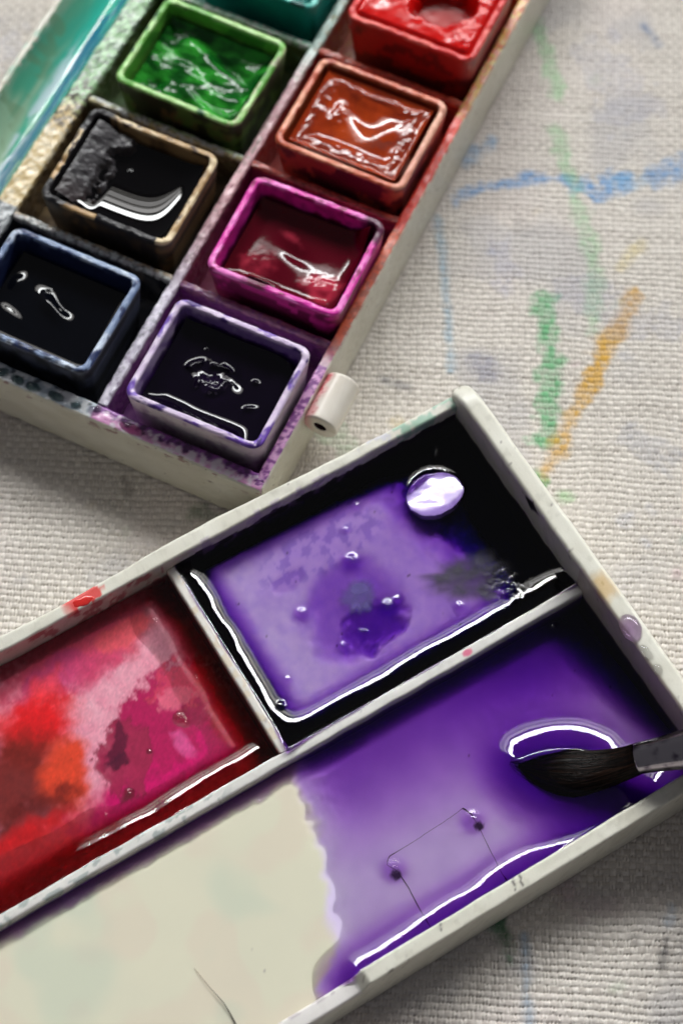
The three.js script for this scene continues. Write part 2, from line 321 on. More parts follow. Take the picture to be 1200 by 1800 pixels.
// ---------------------------------------------------------------- the paint box
const ROW = 19.162, ROWS = 5;
const rows = (u) => clamp(Math.floor(u / ROW) + 1, 0, 4);
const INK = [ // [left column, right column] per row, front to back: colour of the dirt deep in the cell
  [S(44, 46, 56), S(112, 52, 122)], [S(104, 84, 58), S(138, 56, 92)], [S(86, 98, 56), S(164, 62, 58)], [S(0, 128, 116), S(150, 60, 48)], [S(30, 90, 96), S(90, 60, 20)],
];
const RIM = [
  [S(168, 170, 182), S(190, 138, 190)], [S(196, 170, 124), S(176, 92, 84)], [S(150, 186, 142), S(205, 76, 52)], [S(110, 176, 160), S(208, 96, 62)], [S(120, 180, 180), S(205, 160, 70)],
];
const SPECK = [
  [S(38, 42, 52), S(96, 34, 112)], [S(74, 56, 40), S(112, 34, 40)], [S(52, 98, 52), S(150, 34, 24)], [S(30, 110, 92), S(170, 140, 30)], [S(30, 90, 110), S(160, 110, 20)],
];
const WHITE = S(226, 222, 210);
function blend2(table, u, v) {                                       // cell colours running into one another
  const uu = u + 5 * (fbm(u * 0.35, v * 0.35, 2, 71) - 0.5), vv = v + 2.4 * (fbm(u * 0.5 + 7, v * 0.5, 2, 72) - 0.5);
  const f = clamp(uu / ROW + 0.5, 0, 3.999), k = Math.floor(f), t = sstep(0.25, 0.75, f - k), c = sstep(-0.5, 0.5, vv);
  return mix(mix(table[k][0], table[k][1], c), mix(table[k + 1][0], table[k + 1][1], c), t);
}
function boxTop(u, v) {
  const n = fbm(u * 1.1, v * 1.1, 3, 73), f = fbm(u * 3.4, v * 3.4, 2, 74);
  let c = mix(WHITE, blend2(RIM, u, v), 0.5 + 0.5 * sstep(0.3, 0.55, n));
  c = mix(c, blend2(SPECK, u, v), 0.6 * sstep(0.5, 0.76, f * 0.6 + n * 0.4));
  return c;
}
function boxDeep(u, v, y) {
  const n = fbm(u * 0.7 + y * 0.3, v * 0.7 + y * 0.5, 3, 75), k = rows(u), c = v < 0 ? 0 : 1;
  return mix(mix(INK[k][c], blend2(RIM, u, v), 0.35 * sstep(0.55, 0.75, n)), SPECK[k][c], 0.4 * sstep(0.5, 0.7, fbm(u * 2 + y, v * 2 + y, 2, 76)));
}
const boxOuter = (u, v, y) => {
  let c = mix(S(216, 212, 198), S(198, 192, 174), fbm(u * 0.3, v * 0.3 + y * 0.5, 2, 77));
  const d = noise(u * 1.7 + y, v * 1.7 + y * 2, 78); return mix(c, S(90, 60, 60), 0.8 * sstep(0.965, 0.985, d));
};
const box = seat(thing('paint_box', 'white plastic watercolour box with paint-stained rims and two columns of cells', 'paint box'), BOX);
const onU = (u, v, y) => [v, y, -u], onV = (v, u, y) => [v, y, -u];  // bars that run along u, or along v
const wear = (amp, sd) => (s, a, y) => [a + amp * (fbm(s * 1.3, a * 3 + y * 2, 2, sd) - 0.5), y + amp * (fbm(s * 0.9, a * 2.3, 2, sd + 3) - 0.5) * (y > 6 ? 1 : 0)];
{
  const U0 = -21.0, U1 = 76;
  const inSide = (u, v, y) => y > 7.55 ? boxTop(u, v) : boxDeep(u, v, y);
  // right wall: thin rim, outer side leaning out
  part('right_wall', bar(U0 + 0.4, U1, barProfile(20.4, 21.75, 0.15, 8.1, 0.35, 0.22, 0, 0.35), onU, (u, v, y) => {
    if (v > 21.6 || (y < 7.5 && v > 21)) return mix(boxOuter(u, v, y), boxTop(u, v), 0.5 * sstep(7.2, 8, y) * sstep(0.4, 0.7, fbm(u, y, 2, 79)));
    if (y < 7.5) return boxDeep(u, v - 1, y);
    let c = boxTop(u, v); const f = fbm(u * 2.2, v * 2.2, 3, 80);
    if (u < -3) c = mix(c, mix(S(218, 160, 208), S(122, 50, 132), sstep(0.42, 0.6, f)), 0.92);
    else if (u < 18) c = mix(c, mix(S(204, 92, 56), S(156, 66, 38), sstep(0.4, 0.65, f)), 0.92 * sstep(-4, 2, u));
    else if (u < 36) c = mix(c, mix(S(218, 62, 40), S(198, 34, 26), sstep(0.45, 0.6, f)), 0.95);
    else c = mix(c, mix(S(212, 120, 80), S(206, 188, 60), sstep(0.5, 0.6, f)), 0.7);
    return c;
  }, { warp: wear(0.14, 81), step: 0.2 }), M.stained, box);
  // front wall with its broad rim
  part('front_wall', bar(-34, 21.62, barProfile(U0, -18.75, 0.15, 8.1, 0.4, 0.2, 0.35, 0), onV, (v, u, y) => {
    if (u < -20.75 || y < 7.2 && u < -19.8) { let c = boxOuter(v, u, y); return mix(c, S(120, 40, 60), 0.7 * sstep(0.7, 0.76, fbm(v * 0.7, y * 1.5, 2, 82)) * sstep(5.8, 7.6, y)); }
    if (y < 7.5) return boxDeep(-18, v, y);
    const f = fbm(v * 1.2, u * 1.2, 3, 83), e = sstep(-20.9, -18.9, u + 2.2 * (f - 0.5));
    if (v < -0.5) { let c = mix(S(226, 228, 230), S(168, 180, 190), sstep(0.42, 0.66, f)); return mix(c, S(40, 46, 56), 0.8 * sstep(0.66, 0.76, fbm(v * 1.6, u * 1.6, 2, 84) * 0.6 + e * 0.34)); }
    let c = mix(S(228, 212, 224), S(214, 150, 196), sstep(0.38, 0.62, f));
    return mix(c, mix(S(134, 58, 150), S(72, 20, 84), sstep(0.5, 0.7, f)), sstep(0.5, 0.85, e * 0.85 + 0.3 * fbm(v * 1.4, u * 1.4, 3, 85) - 0.14 * sstep(8, 5, v)));
  }, { warp: wear(0.16, 86), step: 0.17 }), M.stained, box);
  part('back_wall', bar(-34, 21.62, barProfile(U1, U1 + 2, 0.15, 8.1, 0.4, 1.5, 0, 0.35), onV, (v, u, y) => boxOuter(v, u, y), { step: 4 }), M.stained, box);
  // dividers
  part('column_divider', bar(-18.8, U1, barProfile(-0.62, 0.62, 1.4, 8.1, 0.3, 0.2), onU, (u, v, y) => {
    if (y < 7.5) return boxDeep(u, v, y);
    const f = fbm(u * 2.4, v * 2.4, 3, 87), c = mix(mix(S(214, 208, 222), S(214, 170, 176), sstep(-4, 12, u)), S(178, 206, 196), sstep(30, 40, u));
    return mix(c, blend2(SPECK, u, v), 0.5 * sstep(0.48, 0.74, f));
  }, { warp: wear(0.22, 88), step: 0.19 }), M.stained, box);
  for (let k = 0; k < 4; k++) for (const side of [0, 1]) {
    const u = k * ROW, a = side ? 0.6 : -22.2, b = side ? 20.5 : -0.6;
    part('row_divider', bar(a, b, barProfile(u - 0.5, u + 0.5, 1.4, 8.05 - 0.05 * side, 0.28, 0.2), onV, (v, uu, y) => {
      if (y < 7.4) return boxDeep(uu, v, y);
      const f = fbm(v * 1.8, uu * 3, 3, 89 + k), A = RIM[k][side], B = RIM[Math.min(k + 1, 4)][side];
      let c = mix(A, B, 0.5 + 0.5 * Math.sign(uu - u) * 0.5);
      if (side === 0) c = mix(c, S(205, 208, 204), sstep(0.45, 0.6, f)); else c = mix(c, scaleC(c, 0.6), sstep(0.4, 0.65, f));
      if (side === 1 && k === 0) c = mix(c, S(96, 44, 82), 0.65);
      return mix(c, SPECK[k][side], 0.7 * sstep(0.55, 0.68, fbm(v * 3, uu * 3, 2, 95 + k)));
    }, { warp: wear(0.2, 98 + k), step: 0.14 }), M.stained, box);
  }
  // rim between the cells and the long mixing trough
  part('inner_rim', bar(-18.8, U1, barProfile(-25.1, -22.2, 1.4, 8.1, 0.35, 0.2), onU, (u, v, y) => {
    if (y < 7.4) return v > -23.5 ? boxDeep(u, v, y) : mix(S(80, 170, 158), S(196, 178, 130), 0.4);
    const f = fbm(u * 0.8, v * 0.8, 3, 103), g = fbm(u * 2.6, v * 2.6, 2, 104);
    let c = u < 1 ? S(176, 180, 182) : mix(mix(S(206, 182, 132), S(228, 214, 184), sstep(0.5, 0.62, g)), mix(S(158, 198, 150), S(205, 216, 200), sstep(0.45, 0.6, g)), sstep(15.5, 19.5, u + 3 * (f - 0.5)));
    c = mix(c, S(70, 54, 44), 0.9 * sstep(0.44, 0.54, g) * sstep(12.0, 14.5, u) * (1 - sstep(20, 23, u)));
    if (u < 1) c = mix(c, S(50, 54, 60), 0.8 * sstep(0.5, 0.6, g));
    return mix(c, S(48, 100, 58), 0.7 * sstep(0.55, 0.62, g) * sstep(20, 24, u));
  }, { warp: wear(0.3, 105), step: 0.2 }), M.stained, box);
  part('cell_floor', upward(sheet(130, 60, (i, j) => { const u = -19 + i * (U1 + 19) / 130, v = 20.8 - j * 43.2 / 60; return [v, 1.45, -u, ...boxDeep(u, v, 0)]; })), M.stained, box);
  // trough: a hollow channel down to 4 mm, brushed with greens and blues
  const trough = (v) => { const t = clamp((v + 32.6) / 7.5); return 8.1 - 3.9 * Math.pow(Math.sin(Math.PI * t), 0.75); };
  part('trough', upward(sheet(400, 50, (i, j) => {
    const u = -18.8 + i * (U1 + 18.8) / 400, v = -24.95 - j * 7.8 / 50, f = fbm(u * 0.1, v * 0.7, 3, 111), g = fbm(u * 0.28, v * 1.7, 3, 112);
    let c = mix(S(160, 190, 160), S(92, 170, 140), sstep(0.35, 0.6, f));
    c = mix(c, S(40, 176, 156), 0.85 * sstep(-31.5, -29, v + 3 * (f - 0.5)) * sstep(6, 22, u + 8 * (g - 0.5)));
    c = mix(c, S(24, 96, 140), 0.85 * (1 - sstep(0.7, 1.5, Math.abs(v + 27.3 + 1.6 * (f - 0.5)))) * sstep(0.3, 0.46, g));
    c = mix(c, S(206, 216, 226), 0.75 * (1 - sstep(0.4, 1.3, Math.abs(v + 28.9 + 1.2 * (f - 0.5)))) * sstep(0.4, 0.56, g) * (1 - sstep(22, 32, u)));  // pale streak: wet sheen of the channel painted into the colour
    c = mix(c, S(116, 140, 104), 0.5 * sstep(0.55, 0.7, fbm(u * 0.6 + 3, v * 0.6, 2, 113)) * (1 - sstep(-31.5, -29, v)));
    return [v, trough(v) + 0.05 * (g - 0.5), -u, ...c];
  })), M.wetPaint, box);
  part('left_wall', bar(-20.6, U1, barProfile(-33.6, -32.5, 0.15, 8.15, 0.4, 0.5, 0.3, 0), onU, (u, v, y) => mix(boxOuter(u, v, y), S(130, 186, 160), 0.6 * sstep(0.5, 0.65, fbm(u * 0.8, v * 2, 3, 115)) * sstep(6.8, 8, y)), { warp: wear(0.15, 116), step: 0.4 }), M.stained, box);
  // hinge barrel on the right side: a thick tube, the shade of its bore put into the colour
  const R = 2.15, r = 0.72, L0 = -9.7, L1 = -3.1, prof = [];
  for (let k = 0; k <= 4; k++) prof.push([r, lerp(L1, L0 + 0.2, k / 4)]);
  for (let k = 0; k <= 4; k++) prof.push([r + 0.2 * k / 4, L0 + 0.2 * (1 - k / 4)]);
  for (let k = 0; k <= 6; k++) { const t = Math.PI / 2 * k / 6; prof.push([R - 0.3 + 0.3 * Math.sin(t), L0 + 0.3 - 0.3 * Math.cos(t)]); }
  for (let k = 1; k < 40; k++) prof.push([R, lerp(L0 + 0.3, L1 - 0.3, k / 40)]);
  for (let k = 0; k <= 6; k++) { const t = Math.PI / 2 * k / 6; prof.push([R - 0.3 + 0.3 * Math.cos(t), L1 - 0.3 + 0.3 * Math.sin(t)]); }
  prof.push([r, L1]);
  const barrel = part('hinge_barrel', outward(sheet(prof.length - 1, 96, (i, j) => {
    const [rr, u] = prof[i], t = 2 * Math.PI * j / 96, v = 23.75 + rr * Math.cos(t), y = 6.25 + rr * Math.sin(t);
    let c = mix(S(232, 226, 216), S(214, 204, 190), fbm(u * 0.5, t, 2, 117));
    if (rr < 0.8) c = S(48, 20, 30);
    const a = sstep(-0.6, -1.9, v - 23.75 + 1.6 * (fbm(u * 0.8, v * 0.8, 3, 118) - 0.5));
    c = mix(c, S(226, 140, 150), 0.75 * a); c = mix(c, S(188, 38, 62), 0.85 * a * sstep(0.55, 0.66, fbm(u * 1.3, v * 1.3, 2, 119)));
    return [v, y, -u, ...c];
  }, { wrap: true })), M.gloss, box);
  part('bore_shade', (() => { const g = new THREE.CircleGeometry(0.74 * MM, 24); g.translate(23.75 * MM, 6.25 * MM, -(L0 + 0.9) * MM); return g; })(), new THREE.MeshStandardMaterial({ color: new THREE.Color().setRGB(0.02, 0.008, 0.012), roughness: 0.7 }), barrel);  // near-black disc standing in for the shade inside the hole
  part('hinge_web', bar(-8.9, -3.9, barProfile(21.4, 23.4, 3.2, 6.2, 0.3, 0.3), onU, (u, v, y) => mix(S(205, 196, 184), S(110, 40, 110), 0.7 * sstep(22.6, 21.6, v))), M.plastic, box);
}

// ---------------------------------------------------------------- pans
function perimeter(hx, hz, rc, t, out) {                             // t in [0, 8): corner, side, corner, side ... same topology for every ring
  const k = Math.floor(t) % 8, f = t - Math.floor(t), q = k >> 1;
  const sx = [1, -1, -1, 1][q], sz = [1, 1, -1, -1][q];
  if (k % 2 === 0) { const a = q * Math.PI / 2 + f * Math.PI / 2; out[0] = sx * (hx - rc) + rc * Math.cos(a); out[1] = sz * (hz - rc) + rc * Math.sin(a); }
  else {
    const a = (q + 1) * Math.PI / 2, nx = [1, -1, -1, 1][(q + 1) % 4], nz = [1, 1, -1, -1][(q + 1) % 4];
    const ax = sx * (hx - rc) + rc * Math.cos(a), az = sz * (hz - rc) + rc * Math.sin(a), bx = nx * (hx - rc) + rc * Math.cos(a), bz = nz * (hz - rc) + rc * Math.sin(a);
    out[0] = lerp(ax, bx, f); out[1] = lerp(az, bz, f);
  }
  return out;
}
const TS = [];
for (let k = 0; k < 8; k++) { const n = k % 2 === 0 ? 9 : (k === 1 || k === 5 ? 64 : 52); for (let m = 0; m < n; m++) TS.push(k + m / n); }
const HP = 8.72, HQ = 7.3;                                           // half sizes of a pan's rim
function panShell(top, color, bump) {
  const rings = [];                                                  // [inset from rim, y, radius]
  const rim = 0.86, depth = 6.2;
  for (let k = 0; k <= 12; k++) rings.push([0.75 * (1 - k / 12), lerp(1.9, top - 0.35, k / 12), 1.5, 0]);
  for (let k = 1; k <= 5; k++) { const t = Math.PI / 2 * k / 5; rings.push([0.35 - 0.35 * Math.cos(t), top - 0.35 + 0.35 * Math.sin(t), 1.5 - 0.3 * (1 - Math.cos(t)), 1]); }
  for (let k = 1; k <= 4; k++) rings.push([lerp(0.35, rim - 0.25, k / 4), top, lerp(1.2, 0.9, k / 4), 1]);
  for (let k = 1; k <= 5; k++) { const t = Math.PI / 2 * k / 5; rings.push([rim - 0.25 + 0.25 * Math.sin(t), top - 0.25 + 0.25 * Math.cos(t), 0.9, 1]); }
  for (let k = 1; k <= 16; k++) rings.push([rim + 0.45 * k / 16, lerp(top - 0.25, top - depth, k / 16), 0.9, 2]);
  const o = [0, 0], n = TS.length;
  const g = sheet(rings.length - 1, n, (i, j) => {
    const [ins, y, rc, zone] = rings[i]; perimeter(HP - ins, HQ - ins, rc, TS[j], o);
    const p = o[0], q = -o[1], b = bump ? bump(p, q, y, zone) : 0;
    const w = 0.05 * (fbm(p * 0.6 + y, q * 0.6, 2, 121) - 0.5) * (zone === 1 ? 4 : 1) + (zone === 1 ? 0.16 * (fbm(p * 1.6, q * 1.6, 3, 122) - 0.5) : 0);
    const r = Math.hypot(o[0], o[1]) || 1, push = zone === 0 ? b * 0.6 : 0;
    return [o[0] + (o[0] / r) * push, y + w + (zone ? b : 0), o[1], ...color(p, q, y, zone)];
  }, { wrap: true });
  return outward(capped(g, [[0, true], [(rings.length - 1) * n, false]], n));
}
const PI_ = 7.15, QI_ = 5.75;                                        // half sizes of the opening at paint level
function paintMass(f, pp = PI_, qq = QI_) {                          // f(p, q) -> [y, r, g, b]
  const nu = 150, nv = 122, st = 0.045;
  return upward(sheet(nu, nv, (i, j) => { const p = lerp(-pp, pp, i / nu), q = lerp(qq, -qq, j / nv); return [p, 0, -q].map((x, k) => k === 1 ? f(p, q)[0] : x).concat(f(p, q).slice(1)); }));
}
const wallGap = (p, q) => { const a = PI_ - Math.abs(p), b = QI_ - Math.abs(q); return [Math.max(0, a), Math.max(0, b)]; };
const meniscus = (p, q, A, D) => { const [a, b] = wallGap(p, q); return A * Math.sqrt(Math.pow(clamp(1 - a / D), 4) + Math.pow(clamp(1 - b / D), 4)); };
const blob = (p, q, cp, cq, rp, rq, rot = 0) => { const c = Math.cos(rot), s = Math.sin(rot), x = ((p - cp) * c + (q - cq) * s) / rp, y = (-(p - cp) * s + (q - cq) * c) / rq; return x * x + y * y; };
const bell = (d2) => Math.exp(-d2);
function pan(label, u, v, top, turn, shellColor, shellMat, paint, paintMat, bump, pp, qq) {
  const o = thing('paint_pan', label, 'paint pan', 'half pans of watercolour in the paint box');
  const [x, z] = toWorld(BOX, v, -u); o.position.set(x * MM, 0, z * MM); o.rotation.y = BOX.turn + turn;
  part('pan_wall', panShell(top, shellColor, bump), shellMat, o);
  const m = part('paint', paintMass(paint, pp, qq), paintMat, o);
  return o;
}
const rimS = (p, q) => Math.abs(p) / HP > Math.abs(q) / HQ ? [q * 0.42 + (p > 0 ? 20 : 40), p * 0.9] : [p * 0.42 + (q > 0 ? 60 : 80), q * 0.9];   // streaks that follow the rim
const streak = (a, b, t, p, q, s, f = 1) => { const [m, n] = rimS(p, q); return mix(a, b, sstep(t - 0.07, t + 0.07, fbm(m * f, n * f, 3, s) + 0.1 * (noise(p * 3, q * 3, s + 5) - 0.5))); };
const blot = (a, b, t, x, y, s, f = 1.2) => mix(a, b, sstep(t - 0.11, t + 0.11, fbm(x * f, y * f, 3, s)));

pan('lilac-rimmed pan of black-violet liquid at the front right corner of the box', -10.65, 11.35, 11.5, 0.01, (p, q, y, zone) => {
  let c = mix(S(222, 208, 224), S(196, 168, 212), fbm(p * 0.7, q * 0.7 + y, 3, 131));
  if (zone === 1) { c = streak(c, S(112, 72, 176), 0.62, p, q, 132, 0.9); c = streak(c, S(66, 30, 116), 0.7, p, q, 133, 1.1); }
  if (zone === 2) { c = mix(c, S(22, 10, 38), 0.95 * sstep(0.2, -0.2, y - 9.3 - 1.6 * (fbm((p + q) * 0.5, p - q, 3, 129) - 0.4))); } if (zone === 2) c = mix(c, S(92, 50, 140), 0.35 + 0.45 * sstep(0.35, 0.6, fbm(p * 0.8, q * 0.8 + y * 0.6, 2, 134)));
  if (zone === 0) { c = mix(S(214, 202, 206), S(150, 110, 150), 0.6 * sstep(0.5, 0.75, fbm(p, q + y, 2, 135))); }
  return c;
}, M.plastic, (p, q) => {
  const L = 8.7; let h = L + meniscus(p, q, 1.0, 2.3) * (0.72 + 0.5 * fbm(p * 0.25, q * 0.25, 2, 130)) * sstep(7.2, 4.6, p);
  h += 0.55 * bell(blob(p, q, -1.2, -0.6, 2.4, 1.9, -0.5)) - 0.5 * bell(blob(p, q, -1.6, 0.5, 1.1, 0.9, -0.5));
  const r = bell(blob(p, q, -0.6, -0.9, 1.9, 1.3, -0.8)); h += 0.5 * r * (Math.abs(fbm(p * 0.9 + q * 0.5, q * 1.1, 3, 138) - 0.5) * 1.2 + 0.25 * noise(p * 3, q * 3, 139) * r);
  { const X = p + 1.3, Y = (q - 0.1) * 1.2, a = Math.atan2(Y, X), rr = Math.hypot(X, Y), R1 = 2.2 + 0.9 * (fbm(Math.cos(a) * 1.3 + 4, Math.sin(a) * 1.3, 2, 128) - 0.5) + 0.45 * a / Math.PI; h += 0.5 * Math.exp(-Math.pow((rr - R1) / 0.55, 2)) * sstep(-3.0, -1.6, a) * sstep(0.3, 0.6, noise(p * 0.8, q * 0.8, 137)); h -= 0.35 * bell(blob(p, q, 1.6, 1.2, 1.3, 0.7, -0.9)); }
  h += 0.3 * bell(blob(p, q, 3.8, 1.8, 0.4, 0.3)) + 0.3 * bell(blob(p, q, 4.6, -1.6, 0.7, 0.35, 0.5)) + 0.16 * bell(blob(p, q, -3.4, 3.4, 0.16, 0.16)) + 0.16 * bell(blob(p, q, 0.6, 1.7, 0.2, 0.2));
  return [h, ...mix(S(10, 5, 18), S(34, 20, 50), 0.4 * r)];
}, M.ink);

pan('bright magenta pan half full of lumpy dark crimson paint', 8.75, 11.85, 11.5, 0.02, (p, q, y, zone) => {
  let c = mix(S(240, 66, 188), S(218, 40, 160), fbm(p * 0.8, q * 0.8 + y, 3, 141));
  if (zone === 1) { c = streak(c, S(250, 132, 212), 0.54, p, q, 142, 0.9); c = streak(c, S(150, 16, 92), 0.66, p, q, 143, 1.6); }
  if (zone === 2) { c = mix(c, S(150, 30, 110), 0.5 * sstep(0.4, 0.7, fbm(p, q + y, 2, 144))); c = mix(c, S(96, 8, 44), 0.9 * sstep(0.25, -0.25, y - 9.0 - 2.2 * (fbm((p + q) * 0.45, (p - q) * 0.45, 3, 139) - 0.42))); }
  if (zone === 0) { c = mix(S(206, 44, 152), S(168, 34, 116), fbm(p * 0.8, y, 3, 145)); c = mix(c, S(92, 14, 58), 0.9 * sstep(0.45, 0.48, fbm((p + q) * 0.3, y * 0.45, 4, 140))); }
  const corner = sstep(3.2, 1.6, Math.hypot(p - 8.2, q - 6.6) + 1.2 * (fbm(p, q, 2, 146) - 0.5)); c = mix(c, S(52, 8, 28), 0.92 * corner * (zone ? 1 : 0));
  const spill = sstep(0.9, 0.4, Math.abs(p + 2.2) * 0.36 + 0.4 * (fbm(p, q, 2, 147) - 0.3)) * (q < -5 ? 1 : 0); if (zone) c = mix(c, S(88, 8, 34), 0.9 * spill);
  return c;
}, M.plastic, (p, q) => {
  let h = 8.4 + meniscus(p, q, 0.8, 1.8);
  h += 0.34 * bell(blob(p, q, -4.2, -2.6, 2.8, 2.8, 0.3)) + 0.5 * bell(blob(p, q, 4.4, -2.9, 2.8, 2.4, 0.4));
  h -= 0.42 * bell(blob(p, q, -0.4, 0.4, 1.9, 1.0, -0.3)) + 0.25 * bell(blob(p, q, 5.2, -3.8, 0.9, 0.6));
  const lump = Math.min(1, bell(blob(p, q, 4.4, -2.6, 2.8, 2.2)) + 0.6 * bell(blob(p, q, -4.2, -2.6, 2.6, 2.6)));
  h += lump * lump * 0.3 * (fbm(p * 1.0, q * 1.0, 2, 148) - 0.5) + 0.006 * (fbm(p * 2.2, q * 2.2, 2, 149) - 0.5);
  h += 2.4 * bell(blob(p, q, 7.2, 5.6, 1.6, 1.6)) + 1.5 * sstep(0.7, 0.3, Math.abs(p + 2.2) * 0.3) * sstep(-4.2, -5.75, q);
  const c = mix(S(78, 4, 20), S(168, 46, 66), sstep(0.25, 0.8, lump + 0.6 * bell(blob(p, q, -2.2, 2.6, 2.2, 0.9, -0.35)) + 0.5 * (fbm(p * 0.7, q * 0.7, 3, 150) - 0.5)));
  return [h, ...c];
}, M.lumpy);

const blackPan = pan('tan pan of glossy black liquid with a grey crust over its left rim', 8.85, -10.55, 11.5, 0.012, (p, q, y, zone) => {
  let c = mix(S(200, 166, 116), S(164, 128, 84), fbm(p * 0.5, q * 0.5 + y * 0.5, 3, 151));
  if (zone === 1) { c = streak(c, S(226, 204, 164), 0.56, p, q, 152, 0.8); c = streak(c, S(70, 48, 34), 0.66, p, q, 153, 1.4); }
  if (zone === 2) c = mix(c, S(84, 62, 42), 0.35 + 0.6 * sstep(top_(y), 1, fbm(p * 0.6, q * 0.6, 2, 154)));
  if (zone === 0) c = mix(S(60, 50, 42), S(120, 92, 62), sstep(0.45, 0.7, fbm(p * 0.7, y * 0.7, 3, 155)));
  const crust = sstep(0.2, -0.2, p + 5.6 + 1.6 * (fbm(p, q * 0.8, 3, 156) - 0.5)), front = sstep(0.2, -0.1, q + 6.0 + 0.6 * (fbm(p * 0.7, q, 2, 157) - 0.5) + (p < -1 ? 2 : 0) + (p > 7 ? 3 : 0));
  const bare = p < -8.0 && q < 3.5 && q > -4.4 ? 0.0 : 1, k = Math.max(crust * bare, front) * (zone === 0 ? 0.7 : 1);
  return mix(c, mix(S(22, 20, 22), S(54, 51, 54), fbm(p * 2, q * 2, 2, 158)), k);
}, M.dryPaint, (p, q) => {
  let h = 8.8 + 0.9 * Math.exp(-(QI_ + q) / 2.6) + 0.9 * Math.exp(-(QI_ - q) / 1.4) + 0.8 * Math.exp(-(PI_ - p) / 1.5);
  h += 1.2 * sstep(-2.4, -5.6, p) + 0.14 * bell(blob(p, q, -1.3, 2.1, 0.2, 0.2));
  return [h, ...S(6, 5, 6)];
}, M.ink, (p, q, y, zone) => zone ? 0.9 * sstep(-4.6, -6.8, p) * (0.3 + fbm(p * 1.2, q * 1.2, 2, 162)) * 0.6 + 0.35 * sstep(-5.6, -6.6, q) * (p > -1 ? 1 : 0) * fbm(p * 1.5, q * 1.5, 3, 163) : 0);
part('dry_crust', paintMass((p, q) => {
  const n = fbm(p * 0.7, q * 0.7, 3, 159) - 0.5, k = sstep(-2.6, -4.6, p + 2.2 * n - 1.6 * sstep(2.6, 5.2, q)), f = fbm(p * 1.1, q * 1.1, 3, 160);
  return [lerp(8.2, 10.4 + 1.4 * sstep(-4, -7, p) + 0.35 * (f - 0.5), k), ...mix(mix(S(40, 38, 40), S(66, 62, 66), f), S(40, 22, 24), sstep(-2, -5, q) * 0.7)];
}), M.dryPaint, blackPan);
function top_(y) { return lerp(0.3, 0.75, clamp((y - 6) / 5)); }

pan('blue-grey rimmed pan of black navy liquid at the front left', -10.4, -10.95, 11.5, 0.0, (p, q, y, zone) => {
  let c = mix(S(96, 116, 156), S(150, 168, 196), fbm(p * 0.7, q * 0.7 + y, 3, 171));
  if (zone === 1) { c = streak(c, S(192, 204, 222), 0.58, p, q, 172, 0.8); c = streak(c, S(40, 54, 96), 0.58, p, q, 173, 1.1); }
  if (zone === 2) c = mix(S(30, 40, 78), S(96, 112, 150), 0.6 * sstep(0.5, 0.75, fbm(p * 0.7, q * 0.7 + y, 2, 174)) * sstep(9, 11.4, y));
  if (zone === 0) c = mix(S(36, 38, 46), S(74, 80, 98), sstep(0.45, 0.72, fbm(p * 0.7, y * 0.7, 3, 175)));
  if (zone === 1 && q < -6.2) c = mix(c, S(28, 30, 40), 0.75 * sstep(0.5, 0.62, fbm(p * 1.4, q * 2, 2, 176)));
  return c;
}, M.plastic, (p, q) => {
  let h = 8.5 + meniscus(p, q, 0.16, 1.6);
  h += 0.75 * bell(blob(p, q, -0.4, 0.4, 2.2, 0.9, -0.5)) - 0.35 * bell(blob(p, q, 0.9, 1.0, 1.2, 0.7, -0.4)) + 0.2 * bell(blob(p, q, -4.4, -2.6, 2.4, 0.8, -0.3)) + 0.4 * bell(blob(p, q, -5.6, 1.6, 0.7, 1.2)) + 0.15 * bell(blob(p, q, -1.8, 2.3, 0.2, 0.2));
  return [h, ...S(5, 6, 11)];
}, M.ink);

pan('light green pan of thick glossy deep green paste', 27.95, -10.65, 11.5, -0.012, (p, q, y, zone) => {
  let c = mix(S(118, 190, 78), S(88, 160, 62), fbm(p * 0.6, q * 0.6 + y, 3, 181));
  if (zone === 1) { c = streak(c, S(176, 220, 140), 0.52, p, q, 182, 0.7); c = streak(c, S(30, 92, 40), 0.68, p, q, 183, 1.3); if (p > 7.2) c = mix(c, S(190, 180, 150), 0.6 * sstep(0.45, 0.6, fbm(p, q * 0.8, 2, 184))); }
  if (zone === 2) c = mix(c, S(52, 120, 44), 0.7 * sstep(0.4, 0.6, fbm(p * 0.6, q * 0.6 + y * 0.5, 2, 185)));
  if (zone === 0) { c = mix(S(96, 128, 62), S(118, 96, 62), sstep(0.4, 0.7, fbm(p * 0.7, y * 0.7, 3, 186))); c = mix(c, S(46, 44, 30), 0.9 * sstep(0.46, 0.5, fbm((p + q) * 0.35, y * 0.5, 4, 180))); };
  return c;
}, M.plastic, (p, q) => {
  let h = 8.7 + meniscus(p, q, 0.8, 1.6);
  const rid = (a, b, w, A, rot) => A * Math.exp(-Math.pow(((p - a) * Math.sin(rot) + (q - b) * Math.cos(rot) + 0.5 * Math.sin(p * 0.6)) / w, 2));
  h += rid(0, 1.6, 1.5, 0.9, 0.25) * sstep(-6, -3, p) * sstep(5, 1, p) + rid(0, -1.5, 1.2, 0.6, 0.15) * sstep(-6, -2, p) + rid(2, -4.2, 0.8, 0.7, 0.25) * sstep(-3, 1, p);
  h -= 0.9 * bell(blob(p, q, 2.6, 2.6, 3.6, 0.8, -0.35)) + 1.0 * bell(blob(p, q, -5.0, -3.4, 1.4, 1.2)) + 0.7 * bell(blob(p, q, 0, -5.2, 4, 0.6));
  h += 0.3 * (fbm(p * 0.6, q * 1.0, 2, 187) - 0.5) + 0.25 * sstep(-3, -6, p) * (fbm(p * 1.6, q * 1.6, 2, 188) - 0.5);
  const c = mix(S(12, 76, 22), S(48, 150, 48), sstep(0.3, 0.7, fbm(p * 0.4, q * 0.8, 3, 189)));
  return [h, ...c];
}, M.paste);

